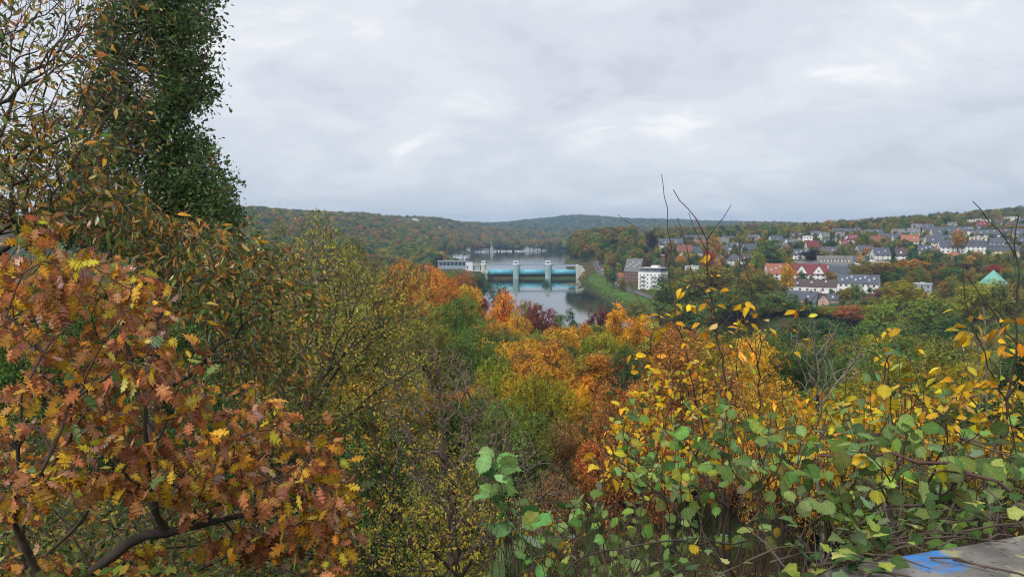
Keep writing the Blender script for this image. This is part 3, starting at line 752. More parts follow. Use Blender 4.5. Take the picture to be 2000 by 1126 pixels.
H_(1668, 520, 38, 500, 'slate', 'white', 4, label='bright white villa with two small gables beside the long cream block', eave=.5, gables=2, depth=9)
H_(1641, 545, 50, 518, 'slate', 'white', -4, 'mansard', label='white town house under a slate mansard with dormers, below the long cream block', eave=.42, dormers=4, depth=11)
H_(1688, 498, 30, 479, 'slate', 'white', 24, label='white gabled house with slate roof behind a small yellow tree', eave=.42, lights=1, depth=10)
H_(1719, 507, 31, 484, 'slate', 'white', 24, label='white gabled house with a long roof light, beside a dark spruce', eave=.42, lights=2, depth=10)
H_(1704, 511, 14, 503, 'slate', 'white', 0, face='gable', label='tiny white gable standing on the flat tan roof', eave=.2, floors=1)
H_(1722, 517, 36, 511, 'tan', 'tan', 0, 'flat', label='long flat tan roof below the pair of white gabled houses', floors=1)
H_(1730, 472, 28, 456, 'slate', 'yellow', 28, label='yellow gabled house with dark roof high in the town, left of slate gable', eave=.45, depth=10)
H_(1713, 477, 28, 461, 'red', 'tan', 8, label='broad dull red roof among trees below the yellow gable', eave=.3, depth=11)
H_(1754, 473, 21, 457, 'slate', 'white', 20, label='white house with steep slate gable beside the yellow gabled house', eave=.48)
H_(1776, 485, 31, 459, 'orange', 'cream', 6, label='tall cream house under a patchy orange roof in the middle of the hillside', eave=.55, lights=2, floors=3, depth=11)
H_(1797, 480, 24, 464, 'slate', 'white', 4, label='white row house with slate roof adjoining the orange-roofed cream house', eave=.5, lights=2)
H_(1829, 486, 42, 459, 'slate', 'cream', 18, label='cream house with a long slate roof and bright gable end, mid hillside', eave=.48, lights=2, depth=12, floors=2)
H_(1850, 470, 60, 443, 'slate', 'cream', 20, label='longest slate roof on the hillside with a tall cream gable end', eave=.45, lights=3, floors=3, depth=13, dormers=0)
H_(1857, 494, 44, 469, 'slate', 'white', 14, label='white house with dark roof and shining white gable below the longest slate roof', eave=.48, lights=1, depth=12)
H_(1909, 500, 34, 468, 'slate', 'white', -14, 'mansard', label='tall white apartment block under a dark mansard roof', eave=.58, floors=4, dormers=2, depth=13)
H_(1955, 503, 64, 477, 'slate', 'yellow', -4, 'mansard', label='long pale yellow apartment row with dark dormered mansard', eave=.52, floors=3, dormers=8, depth=12)
H_(1910, 473, 30, 462, 'pale', 'cream', 0, 'flat', label='flat cream box of a house behind the white mansard block', floors=2)
H_(1927, 464, 40, 448, 'slate', 'white', 12, label='dark roofed white house on the upper slope among rust brown trees', eave=.4, lights=3)
H_(1911, 439, 40, 428, 'pale', 'cream', -3, 'flat', label='long flat-roofed block of flats in white and yellow on the skyline', floors=3, cat='apartment block', name='apartment_block')
H_(1977, 434, 27, 423, 'pale', 'white', -3, 'flat', label='highest white block of flats on the ridge', floors=3, cat='apartment block', name='apartment_block')
H_(1977, 442, 22, 432, 'brown', 'tan', 10, label='brown roofed house directly below the highest white flats', eave=.4)
H_(1960, 477, 16, 469, 'pale', 'white', 0, 'flat', label='little flat white pavilion among trees above the yellow apartment row', floors=1)
H_(1863, 503, 31, 492, 'orange', 'white', -8, label='low bungalow with terracotta hip roof below the shining white gable', kind='hip', eave=.35, floors=1)
H_(1821, 492, 24, 482, 'red', 'tan', -4, label='low red roof tucked under the cream house with bright gable end', eave=.35, floors=1)
H_(1646, 459, 38, 446, 'slate', 'grey', 0, label='wide dark slate roof near the top edge of town, furthest from the flats', eave=.35, depth=12)
H_(1705, 460, 34, 448, 'slate', 'white', 4, label='dark slate roof high on the slope above the dull red roof', eave=.4, lights=2)
H_(1812, 457, 18, 446, 'slate', 'white', 30, label='small slate roof just beneath the tree-lined ridge', eave=.45)
H_(1801, 574, 33, 553, 'pale', 'grey', -4, 'flat', label='modern flat grey building with a pale metal facade between green crowns', floors=2)
H_(1515, 479, 26, 460, 'slate', 'white', 30, label='white gable with steep slate roof standing alone among brown trees', eave=.42, lights=1, depth=11)
H_(1577, 473, 18, 460, 'pale', 'white', 0, 'flat', label='white cube-shaped villa beside a pointed spruce on the upper slope', floors=2)
H_(1548, 474, 38, 467, 'pale', 'grey', 0, 'flat', label='long low pale flat roof beside the white cube villa', floors=1)
H_(1584, 481, 17, 471, 'pale', 'white', 10, label='pale grey roof of a small white house under the cube villa', eave=.4)
H_(1405, 499, 30, 479, 'slate', 'white', 28, label='white house with grey gable roof close to a small red tree', eave=.45, depth=11)
H_(1397, 515, 28, 497, 'slate', 'white', -30, label='white gable half hidden by branches under the grey gabled house', eave=.4, face='eave', depth=11)
H_(1434, 518, 26, 496, 'slate', 'white', 10, 'hip', label='white house with dark hipped roof at the lower edge of town', eave=.45)
H_(1460, 520, 34, 496, 'brown', 'white', 8, label='wide white house with sagging brown roof beside the hipped one', eave=.48, lights=2, depth=11)
H_(1484, 516, 18, 501, 'brown', 'white', 0, label='narrow brown roofed house against the big round green tree', eave=.45)
H_(1337, 504, 28, 478, 'red', 'yellow', 8, label='yellow house under a faded red roof above the white riverside block', eave=.52, chim=2, depth=10, floors=2)
H_(1355, 501, 26, 481, 'slate', 'white', 30, label='grey and white gabled house adjoining the yellow red-roofed one', eave=.4)
H_(1372, 480, 26, 468, 'red', 'white', 30, label='white gable with red roof high behind the yellow house', eave=.4)
H_(1357, 471, 44, 459, 'slate', 'white', 0, label='slate roofed row with tall white party walls near the treeline', eave=.35, chim=2)
H_(1310, 486, 46, 466, 'slate', 'white', -6, label='slate roofed terrace with white fire walls next to the purple beech', eave=.42, lights=2, chim=2)
H_(1422, 471, 24, 461, 'slate', 'cream', 0, label='dark roof peeping out behind the round golden tree', eave=.4)
H_(1256, 466, 14, 456, 'slate', 'white', 0, label='small white house at the edge of the wooded bluff', eave=.45)
H_(1351, 530, 26, 519, 'pale', 'white', 0, 'flat', label='low white flat-roofed hall just behind the riverside block', floors=1)
H_(1210, 548, 22, 533, 'orange', 'pink', 10, label='little pink inn with orange roof at the riverside road', eave=.5, D=660)
H_(1213, 559, 15, 549, 'brown', 'white', 4, label='small white kiosk with brown roof next to the road', eave=.5, D=640, floors=1)

# brick mill with its metal roof and the white five-storey block in front
H_(1240, 560, 33, 505, 'grey', 'brick', -24, label='old brown brick mill with a steep grey roof and pale roof light strips', eave=.56, floors=4, depth=14, cat='mill', name='brick_mill', chim=0, lights=6, D=655, group='riverside buildings')
def white_block():
    p = at(1274, 569, 600); D = p[1]; s = D / FOC
    o = empty('riverside_block', (p[0] + 2, D + 8, p[2] - 1.5), math.radians(-34), 'white five-storey riverside apartment block with balconies and a slate top floor', 'apartment block', 'riverside buildings')
    HOUSES.append(dict(px=1274, py=569, w=64, top=520, D=D, x=p[0], y=D + 8, r=16))
    W, Dp, H = 20.0, 15.0, 17.5
    g = G(); g.box(-W / 2, W / 2, -Dp / 2, Dp / 2, -3, H); g.build('wall', WALLS['white'], o)
    g = G(); g.box(-W / 2 + 0.9, W / 2 - 0.9, -Dp / 2 + 0.9, Dp / 2 - 0.9, H, H + 3.0); q = g.build('top_storey', ROOFS['slate'], o)
    g = G(); g.box(-W / 2 + 0.2, W / 2 - 0.2, -Dp / 2 + 0.2, Dp / 2 - 0.2, H + 3.0, H + 3.4); g.build('roof', ROOFS['pale'], o)
    g = G(); g.box(-1, 5, -2, 3, H + 3.4, H + 5.2); g.build('lift_house', WALLS['white'], o)
    g = G(); g.box(-W / 2 - 0.1, W / 2 + 0.1, -Dp / 2 - 0.1, Dp / 2 + 0.1, H - 0.1, H + 0.25); g.build('cornice', WALLS['grey'], o)
    for f in range(5):
        z = 0.9 + f * 3.35
        for k in range(6):
            x = -W / 2 + 1.9 + k * 3.25
            wo = link('window', win_mesh(1.3, 1.4), o); wo.location = (x, -Dp / 2, z)
        for k in range(4):
            y = -Dp / 2 + 2.2 + k * 3.5
            wo = link('window', win_mesh(1.1, 1.3), o); wo.location = (-W / 2, y, z); wo.rotation_euler = (0, 0, -math.pi / 2)
            wo = link('window', win_mesh(1.1, 1.3), o); wo.location = (W / 2, y, z); wo.rotation_euler = (0, 0, math.pi / 2)
        if f:
            for x in (-5.6, 4.2):
                g = G(); g.box(x - 2.4, x + 2.4, -Dp / 2 - 1.4, -Dp / 2, z - 0.65, z - 0.5); b = g.build('balcony', WALLS['grey'], o)
                g = G(); g.box(x - 2.4, x + 2.4, -Dp / 2 - 1.45, -Dp / 2 - 1.38, z - 0.5, z + 0.45); g.build('railing', FRAMEW, b)
    for k in range(6):
        wo = link('window', win_mesh(1.9, 1.8), q); wo.location = (-W / 2 + 2.4 + k * 3.0, -Dp / 2 + 0.9, H + 0.5)
        if k < 4:
            wo = link('window', win_mesh(1.9, 1.8), q); wo.location = (-W / 2 + 0.9, -Dp / 2 + 2.4 + k * 3.2, H + 0.5); wo.rotation_euler = (0, 0, -math.pi / 2)
white_block()
def mill_chimney():
    p = at(1294, 530, 650)
    o = empty('mill_chimney', (p[0], p[1], p[2] - 8), 0, 'square brown brick chimney stack rising behind the riverside block', 'chimney', 'riverside buildings')
    g = G(); V = [(-1.7, -1.7, 0), (1.7, -1.7, 0), (1.7, 1.7, 0), (-1.7, 1.7, 0)]; V += [(a * 0.8, b * 0.8, 23) for a, b, c in V]
    g.add(V, [(0, 1, 2, 3), (4, 5, 6, 7), (0, 1, 5, 4), (1, 2, 6, 5), (2, 3, 7, 6), (3, 0, 4, 7)]); g.build('shaft', WALLS['brick'], o)
    g = G(); g.box(-1.6, 1.6, -1.6, 1.6, 22.2, 23.1); g.build('collar', WALLS['tan'], o)
mill_chimney()
def church():
    D = 430; top = at(1941, 527, D); ez = at(1941, 553.5, D)[2]; a = 28.0 / FOC * D / 1.414 * 1.02
    z0 = ground(top[0], D)
    o = empty('church', (top[0], D, z0), math.radians(40), 'church with a pale green copper pyramid roof rising out of the trees', 'church')
    HOUSES.append(dict(px=1941, py=553, w=46, top=528, D=D, x=top[0], y=D, r=11))
    h = top[2] - z0; e = ez - z0
    g = G(); g.box(-a * 0.9, a * 0.9, -a * 0.9, a * 0.9, -3, e + 0.4); w_ = g.build('wall', WALLS['cream'], o)
    for q in range(4):
        for k in (-1, 0, 1):
            wo = link('window', win_mesh(1.2, 4.0), o); wo.rotation_euler = (0, 0, q * math.pi / 2)
            wo.location = Matrix.Rotation(q * math.pi / 2, 3, 'Z') @ Vector((k * a * 0.5, -a * 0.9, e * 0.4))
    cop = mat('verdigris copper', (0.17, 0.42, 0.35), 0.6, 0.1, 0.5)
    g = G(); g.add([(-a, -a, e), (a, -a, e), (a, a, e), (-a, a, e), (0, 0, h)], [(3, 2, 1, 0), (0, 1, 4), (1, 2, 4), (2, 3, 4), (3, 0, 4)]); r = g.build('roof', cop, o)
    for k in range(4):
        g = G(); q = math.pi / 2 * k + math.pi / 4
        g.tube([(a * 1.414 * math.cos(q), a * 1.414 * math.sin(q), e + .05), (0, 0, h + .05)], 0.12, 5); g.build('hip_seam', cop, r)
    g = G(); g.box(-0.06, 0.06, -0.06, 0.06, h - .2, h + 2.6); g.box(-0.55, 0.55, -0.05, 0.05, h + 1.7, h + 1.85); g.build('cross', DARKM, r)
church()
def hill_house():
    p = at(797, 440, 1650); q = hit(797, 440, 1300, 2600)
    D = q[1]; s = D / FOC
    o = empty('hill_hotel', (q[0], D, q[2]), 0, 'long white flat-roofed building on the wooded ridge across the lake', 'building')
    HOUSES.append(dict(px=790, py=441, w=54, top=427, D=D, x=q[0], y=D, r=34))
    g = G(); g.box(-14 * s, 20 * s, 0, 14, -6, 12 * s); g.build('wall', WALLS['cream'], o)
    g = G(); g.box(-13 * s, 17 * s, 1, 13, 12 * s, 14 * s); g.build('roof', ROOFS['pale'], o)
    for k in range(9):
        wo = link('window', win_mesh(2.0, 1.8), o); wo.scale = (1.6, 1, 1.5); wo.location = ((-12 + k * 3.6) * s, 0, 7 * s)
    o2 = empty('hill_villa', (q[0] - 28 * s, D - 4, q[2]), 0, 'smaller white villa beside the long white building on the ridge', 'house')
    g = G(); g.box(-9 * s, 8 * s, 0, 12, -6, 10.5 * s); g.build('wall', WALLS['white'], o2)
    g = G(); g.box(-9.5 * s, 8.5 * s, -1, 13, 10.5 * s, 11.4 * s); g.build('roof', ROOFS['pale'], o2)
    for k in range(4):
        wo = link('window', win_mesh(2.0, 1.8), o2); wo.scale = (1.4, 1, 1.4); wo.location = ((-6.5 + k * 4) * s, 0, 6.4 * s)
hill_house()

# ------------------------------------------------------------------ the far shore: boathouse, sheds, boats
BLUEH = mat('blue hull', (0.06, 0.12, 0.22), 0.4); HULL = mat('white hull', (0.72, 0.73, 0.74), 0.35, 0.05, 0.5); DECK = mat('pale deck', (0.55, 0.52, 0.46), 0.7)
def shore_building(px, py, wpx, hpx, D, label, name='boathouse', roof='pale', storeys=2, wall='white', cat='boathouse'):
    p = at(px, py, D); s = D / FOC
    o = empty(name, p, 0, label, cat); W, H = wpx * s, hpx * s
    HOUSES.append(dict(px=px, py=py, w=wpx, top=py - hpx, D=D, x=p[0], y=D + 6, r=W * 0.6))
    g = G(); g.box(-W / 2, W / 2, 0, 11, -3, H * 0.9); g.build('wall', WALLS[wall], o)
    g = G(); g.box(-W / 2 - 1, W / 2 + 1, -1.5, 12, H * 0.9, H); g.build('roof', ROOFS[roof], o)
    n = max(2, int(W / 4.5))
    for f in range(storeys):
        for k in range(n):
            wo = link('window', win_mesh(2.0, 1.7), o); wo.location = ((k + .5) / n * W * .96 - W * .48, 0, H * 0.9 * (f + .28) / storeys)
    return o
shore_building(1041, 488.5, 30, 6.5, 1778, 'white two-storey boathouse with long window rows on the far lake shore')
shore_building(1027, 490, 12, 4, 1772, 'low white shed beside the two-storey boathouse', storeys=1)
shore_building(1063, 489.5, 9, 3, 1775, 'small white hut standing nearest the open lake past the boathouse', storeys=1, cat='hut', name='hut')
shore_building(914, 491, 8, 7.5, 1600, 'square white clubhouse at the marina inlet', cat='clubhouse', name='clubhouse')
shore_building(945, 490, 20, 4, 1690, 'long pale blue shed behind the moored boats', storeys=1, wall='grey')
shore_building(860, 492, 7, 6, 1420, 'white house among orange trees behind the marina', cat='house', name='house')
shore_building(925, 468, 12, 4, 2080, 'long pale roof among the trees above the marina', cat='house', name='house')
shore_building(985, 464, 20, 3.5, 2250, 'wide pale roof on the wooded slope behind the boathouse', cat='house', name='house')
p = at(960.5, 490, 1640); s = 1640 / FOC
o = empty('signal_tower', p, 0, 'grey lattice signal tower with a tall mast on the lake shore', 'tower')
g = G(); g.prism([(-4 * s, -3), (4 * s, -3), (2.4 * s, 6 * s), (-2.4 * s, 6 * s)], 'y', -3, 3); g.build('base', WALLS['grey'], o)
g = G(); g.box(-1.6 * s, 1.6 * s, -2, 2, 6 * s, 10 * s); g.build('cabin', WALLS['grey'], o)
g = G(); g.tube([(0, 0, 10 * s), (0, 0, 19 * s)], [0.35, 0.12], 6); g.build('mast', CAPW, o)
def boat_meshes(sail):
    L, B = (8.0, 2.5) if sail else (7.2, 2.6)
    n = 9; V = []; F = []
    for k in range(n):
        t = k / (n - 1); w = B / 2 * (1 - max(0, (t - 0.45) / 0.55) ** 2.2) * (0.82 + 0.18 * min(1, t / 0.2)); x = (t - 0.5) * L; sh = 0.9 + 0.35 * t * t
        V += [(x, -w, sh), (x, -w * 0.72, -0.25), (x, w * 0.72, -0.25), (x, w, sh)]
    for k in range(n - 1):
        a = k * 4
        F += [(a, a + 4, a + 5, a + 1), (a + 1, a + 5, a + 6, a + 2), (a + 2, a + 6, a + 7, a + 3), (a + 3, a + 7, a + 4, a)]
    F += [(0, 1, 2, 3)]
    g = G().add(V, F); hull = g.mesh('hull', HULL)
    g = G(); g.prism([(-1.9, 0.9), (1.4, 1.0), (0.9, 1.75 if sail else 2.2), (-1.6, 1.65 if sail else 2.4)], 'y', -0.85, 0.85); cab = g.mesh('cabin', CAPW)
    g = G(); g.box(-1.2, 0.8, -0.87, 0.87, 1.2, 1.5 if sail else 1.8); win = g.mesh('cabin_window', GLASS)
    if not sail: return hull, cab, win, None, None
    g = G(); g.tube([(0.6, 0, 0.8), (0.6, 0, 11.5)], [0.10, 0.05], 6); mast = g.mesh('mast', mat('alloy mast', (0.55, 0.56, 0.58), 0.4))
    g = G(); g.tube([(0.6, 0, 2.0), (-3.0, 0, 2.0)], 0.16, 6); boom = g.mesh('boom', BLUEH)
    return hull, cab, win, mast, boom
BM = {True: boat_meshes(True), False: boat_meshes(False)}
def boat(px, py, D, sail, rz, label, group, sc=1.0):
    p = at(px, py, D); p[2] = 9.0
    o = empty('sailing_boat' if sail else 'motor_boat', p, rz, label, 'boat', group); o.scale = (sc,) * 3
    h, c, w, m, b = BM[sail]
    link('hull', h, o); q = link('cabin', c, o); link('cabin_window', w, q)
    if m: link('mast', m, o); link('boom', b, o)
for i in range(12):
    px = 884 + (i * 37 % 30); D = 1235 + 14 * i
    boat(px, 505, D, True, 0.3 + (i % 3) * 0.5, 'white sailing boat moored in the close-packed marina at the lake edge', 'sailing boats packed in the marina', 1.15)
for i in range(4):
    boat(886 + i * 7, 505, 1225 + 3 * i, False, 1.2 + i * .2, 'small white motor boat at the near edge of the marina', 'motor boats at the marina edge', 1.1)
for i in range(16):
    px = 921 + i * 6.4 + (i * 13 % 5) * 0.6
    boat(px, 491, 1640 + min(i, 8) * 10 + (i % 3) * 4, i % 3 == 1, 1.4 + (i % 4) * 0.5, ('white sailing boat with bare mast in the row along the far lake shore' if i % 3 == 1 else 'low white motor boat in the row along the far lake shore'), 'boats moored along the far shore', 1.25)
# pontoon
g = G(); q = at(878, 503, 1290); o = empty('pontoon', (q[0], 1290, 9), 0, 'pale timber pontoon running between the marina boats', 'jetty')
g.box(0, 34, -1.2, 1.2, 0.1, 0.5); g.build('deck', DECK, o)
for k in range(5):
    g = G(); g.tube([(2 + 7.5 * k, 0, -2), (2 + 7.5 * k, 0, 2.6)], 0.18, 6); g.build('pile', DARKM, o)

# ------------------------------------------------------------------ parked cars on the riverside road
def car(x, y, rz, rgb, name_, label):
    z = ground(x, y) + 0.3
    o = empty('parked_car', (x, y, z), rz, label, 'car', 'cars on the riverside road')
    m = mat(name_ + ' car paint', rgb, 0.3, 0.03, 0.4, spec=0.6)
    g = G(); g.prism([(-2.1, .35), (2.1, .35), (2.12, .75), (1.9, .86), (.95, .95), (.35, 1.42), (-1.2, 1.45), (-1.85, .98), (-2.12, .9)], 'y', -.86, .86); g.build('body', m, o, bevel=0.06)
    g = G(); g.prism([(.85, .98), (.33, 1.36), (-1.15, 1.38), (-1.65, 1.0)], 'y', -.88, .88); g.build('side_window', GLASS, o)
    for sx in (-1.3, 1.3):
        for sy in (-.8, .8):
            g = G(); g.tube([(sx, sy - .1, .32), (sx, sy + .1, .32)], .32, 14); w = g.build('wheel', mat('tyre rubber', (0.02, 0.02, 0.02), 0.9), o)
            g = G(); g.tube([(sx, sy - .115, .32), (sx, sy + .115, .32)], .18, 10); g.build('rim', SPOT, w)
    for sy in (-.6, .6):
        g = G(); g.box(2.08, 2.14, sy - .16, sy + .16, .62, .76); g.build('headlight', CAPW, o)
        g = G(); g.box(-2.14, -2.08, sy - .16, sy + .16, .66, .82); g.build('tail_light', mat('tail light red', (0.35, 0.02, 0.02), 0.3), o)
def road_x(y):
    ys_ = [p[1] for p in ROAD_W][::-1]
    return float(np.interp(y, ys_, [p[0] for p in ROAD_W][::-1]))
for yy, rgb, n_, lab, off in [(826, (0.42, 0.03, 0.03), 'red', 'small red car on the riverside road closest to the weir steps', 2.0), (806, (0.72, 0.72, 0.72), 'white', 'white car following the red car by the weir', 5.0), (642, (0.70, 0.71, 0.72), 'bright white', 'white car parked near the little kiosk on the riverside road', 4.6), (628, (0.03, 0.04, 0.07), 'dark blue', 'dark blue car parked just in front of the white riverside block', 4.8), (655, (0.55, 0.10, 0.05), 'rust', 'rust orange van-like car beside the pink inn', 5.0), (765, (0.4, 0.4, 0.42), 'silver', 'silver car midway along the grassy bank road', 2.2)]:
    car(road_x(yy) + off, yy, math.pi / 2 + 0.02, rgb, n_, lab)
# ------------------------------------------------------------------ trees of the valley
def leaf_cards(P, Nn, S, tint, aspect=0.62, rg=rng):
    """a rhombic leaf spray at every point; returns V, F, tint per vertex"""
    n = len(P)
    d = unit(np.cross(Nn, unit(rg.normal(size=(n, 3)))))
    x = np.cross(d, Nn)
    S = S[:, None]
    V = np.stack([P - d * S * 0.5, P + x * S * 0.5 * aspect + Nn * S * 0.10, P + d * S * 0.5, P - x * S * 0.5 * aspect + Nn * S * 0.10], 1)
    F = np.arange(4 * n).reshape(n, 4)
    return V.reshape(-1, 3), F, np.repeat(tint, 4, 0)
def crown_shape(kind, rg):
    """sub-crowns (centre, radius) of a crown about 16 m tall, half-width about 5 m"""
    B = []
    if kind == 'round': n, zc, rz, rr, br, zmin = 34, 10.2, 5.2, 4.3, (1.0, 1.9), 4.8
    elif kind == 'spread': n, zc, rz, rr, br, zmin = 38, 10.4, 4.6, 4.8, (0.9, 1.8), 5.0
    elif kind == 'oval': n, zc, rz, rr, br, zmin = 32, 9.4, 6.4, 3.3, (0.9, 1.6), 3.4
    elif kind == 'tall': n, zc, rz, rr, br, zmin = 30, 9.0, 7.0, 2.4, (0.7, 1.25), 2.8
    elif kind == 'bush': n, zc, rz, rr, br, zmin = 32, 7.0, 8.2, 4.1, (1.1, 2.1), 0.8
    elif kind == 'sparse': n, zc, rz, rr, br, zmin = 26, 9.6, 6.2, 3.7, (0.6, 1.15), 3.6
    tries = 0
    while len(B) < n and tries < 4000:
        tries += 1
        d = unit(rg.normal(size=3)); r = rg.uniform(0.62, 1.0) if len(B) > n // 5 else rg.uniform(0.0, 0.5)
        c = np.array([d[0] * rr * r, d[1] * rr * r, zc + d[2] * rz * r]); b = rg.uniform(*br)
        if c[2] < zmin or c[2] + b > 16.3: continue
        if any(np.linalg.norm(c - q) < 0.56 * (b + e) for q, e in B): continue
        B.append((c, b))
    return B
def crown(kind, n, card, seed, loose=0.0):
    rg = np.random.default_rng(seed)
    if kind == 'conifer': return conifer(n, card, seed)
    B = crown_shape(kind, rg)
    w = np.array([b * b for c, b in B]); w /= w.sum()
    per = 9
    ns = n // per
    k = rg.choice(len(B), ns, p=w)
    C = np.array([c for c, b in B])[k]; R = np.array([b for c, b in B])[k]
    d = unit(rg.normal(size=(ns, 3)) + np.array([0, 0, 0.45]))
    lump = 1 + 0.16 * np.sin(d @ np.array([5.1, 3.3, 4.2]) + k * 2.1) * np.sin(d @ np.array([-3.1, 6.2, 2.2]) + k)
    sp = C + d * (R * lump * rg.uniform(0.70, 1.05, ns) ** 0.6)[:, None]
    # thin out sprays that sit deep in a neighbouring sub-crown
    dd = np.min([np.linalg.norm(sp - c, axis=1) / b for c, b in B], 0)
    keep = (dd > 0.6) | (rg.uniform(size=ns) < 0.15)
    sp, d, k = sp[keep], d[keep], k[keep]; ns = len(sp)
    br = np.exp(rg.normal(0, 0.15, ns)) * np.exp(rg.normal(0, 0.13, len(B)))[k]
    hue = np.clip(rg.normal(0, 0.7, ns) + rg.normal(0, 0.9, len(B))[k], -2.2, 2.2)
    st = np.stack([br * np.exp(0.13 * hue), br * np.exp(-0.05 * hue), br * np.exp(-0.08 * hue)], -1)
    P = np.repeat(sp, per, 0) + rg.normal(size=(ns * per, 3)) * (card * 0.75 + loose)
    Nn = unit(np.repeat(d, per, 0) * 1.0 + rg.normal(size=(ns * per, 3)) * 0.42 + np.array([0, 0, 0.42]))
    T = np.repeat(st, per, 0) * np.exp(rg.normal(0, 0.17, (ns * per, 1)))
    S = card * rg.uniform(0.65, 1.45, ns * per)
    V, F, T = leaf_cards(P, Nn, S, T, rg=rg)
    return V, F, T, B
def conifer(n, card, seed):
    rg = np.random.default_rng(seed)
    z = 16 * (1 - np.sqrt(rg.uniform(size=n)) * 0.95); z = np.round(z / 0.75) * 0.75 + rg.normal(0, 0.14, n)
    r = (16.4 - z) * 0.235 * (0.8 + 0.25 * np.sin(z * 7)) * rg.uniform(0.25, 1.05, n)
    a = rg.uniform(0, 2 * np.pi, n); a = np.round(a / 0.5 + np.sin(z * 3)) * 0.5 + rg.normal(0, 0.10, n)
    P = np.stack([r * np.cos(a), r * np.sin(a), z - r * 0.28], -1)
    Nn = unit(np.stack([0.4 * np.cos(a), 0.4 * np.sin(a), np.ones(n)], -1) + rg.normal(size=(n, 3)) * 0.4)
    T = np.exp(rg.normal(0, 0.25, (n, 1))) * np.ones((1, 3))
    V, F, T = leaf_cards(P, Nn, card * rg.uniform(0.7, 1.5, n), T, 0.5, rg)
    return V, F, T, []
def trunk_geo(B, seed, top=15.0):
    rg = np.random.default_rng(seed + 99)
    Vs, Fs, n = [], [], 0
    def add(P, R, k):
        nonlocal n
        v, f = tube_np(np.array(P, float), np.array(R, float), k); Vs.append(v); Fs.append(f + n); n += len(v)
    lean = rg.normal(0, 0.25, 2)
    sp = [(lean[0] * t * t, lean[1] * t * t, t * 11 - 1.0) for t in np.linspace(0, 1, 7)] if B else [(0, 0, z) for z in np.linspace(-1, top, 6)]
    add(sp, np.linspace(0.34, 0.12 if B else 0.03, len(sp)), 8)
    for c, b in B:
        z0 = max(2.2, min(c[2] - np.hypot(c[0], c[1]) * rg.uniform(0.6, 1.0), 9.5)); t = (z0 + 1) / 11
        s0 = np.array([lean[0] * t * t, lean[1] * t * t, z0])
        mid_ = (s0 + c) / 2 + np.array([(c[0] - s0[0]) * 0.16, (c[1] - s0[1]) * 0.16, -0.3]) + rg.normal(0, 0.15, 3)
        ts = np.linspace(0, 1, 6)[:, None]
        pl = (1 - ts) ** 2 * s0 + 2 * ts * (1 - ts) * mid_ + ts ** 2 * c
        add(pl, np.linspace(0.15, 0.03, 6), 5)
        for _ in range(3):
            e = c + unit(rg.normal(size=3) + np.array([0, 0, .4])) * b * 0.9
            add([pl[4], (pl[4] + e) / 2 + rg.normal(0, 0.1, 3), e], [0.05, 0.03, 0.012], 4)
    return np.concatenate(Vs), np.concatenate(Fs)
bank_weeds()
TREE_ME = {}
KINDS = {'round': 3, 'spread': 3, 'oval': 3, 'tall': 2, 'bush': 2, 'sparse': 2, 'conifer': 2}
DETAIL = {'fine': (22000, 0.19), 'mid': (8500, 0.33), 'low': (2400, 0.60)}
def tree_meshes(kind, det, v):
    key = (kind, det, v)
    if key not in TREE_ME:
        n, card = DETAIL[det]
        if kind == 'sparse': n = int(n * 0.5)
        if kind == 'conifer': card *= 1.15
        sd = 1000 + 37 * v + 7 * len(kind) + ord(kind[0])
        V, F, T, B = crown(kind, n, card, sd)
        c = mesh_np('crown', V, [F], LEAF, T)
        tv, tf = trunk_geo(B, sd)
        t = mesh_np('trunk', tv, [tf], BARK, smooth=True)
        TREE_ME[key] = (c, t, V, F, T, tv, tf)
    return TREE_ME[key]
CLR = {'orange': (0.60, 0.26, 0.028), 'golden': (0.58, 0.34, 0.03), 'amber': (0.44, 0.25, 0.035), 'rust': (0.36, 0.15, 0.045), 'red': (0.33, 0.055, 0.03), 'maroon': (0.17, 0.05, 0.04),
       'yellow green': (0.27, 0.26, 0.03), 'lime': (0.235, 0.30, 0.035), 'olive': (0.21, 0.20, 0.042), 'green': (0.12, 0.18, 0.042), 'deep green': (0.06, 0.11, 0.034), 'blue green': (0.065, 0.135, 0.07),
       'brown': (0.21, 0.13, 0.055), 'bronze': (0.26, 0.185, 0.04), 'purple': (0.035, 0.022, 0.026), 'pale yellow': (0.52, 0.42, 0.07)}
SHAPE_WORD = {'round': 'broad', 'spread': 'spreading', 'oval': 'oval', 'tall': 'slender', 'bush': 'bushy', 'sparse': 'thin-leaved', 'conifer': 'pointed'}
NAME_OF = {'round': 'maple_tree', 'spread': 'oak_tree', 'oval': 'lime_tree', 'tall': 'poplar_tree', 'bush': 'bushy_tree', 'sparse': 'ash_tree', 'conifer': 'spruce_tree'}
N_IND = 0
def tree(x, y, z, h, r, kind, colour, rg, label, group, name=None, jitter=0.1):
    """one tree as an object of its own: crown + trunk under an Empty at its foot"""
    D = math.hypot(x, y)
    det = 'fine' if D < 130 else 'mid' if D < 620 else 'low'
    c, t = tree_meshes(kind, det, int(rg.integers(KINDS[kind])))[:2]
    o = empty(name or NAME_OF[kind], (x, y, z), rg.uniform(0, 6.28), label, 'tree', group)
    k = 5.4 if kind not in ('tall', 'conifer') else 3.7
    o.scale = (r / k, r / k, h / 16.0)
    q = link('crown', c, o); link('trunk', t, o)
    b = np.array(CLR[colour]) * np.exp(rg.normal(0, jitter)) * np.exp(rg.normal(0, jitter * 0.5, 3))
    q.color = (*[float(v) for v in b], 1)
    return o
TREES = []      # x, y, r of every tree with a place of its own
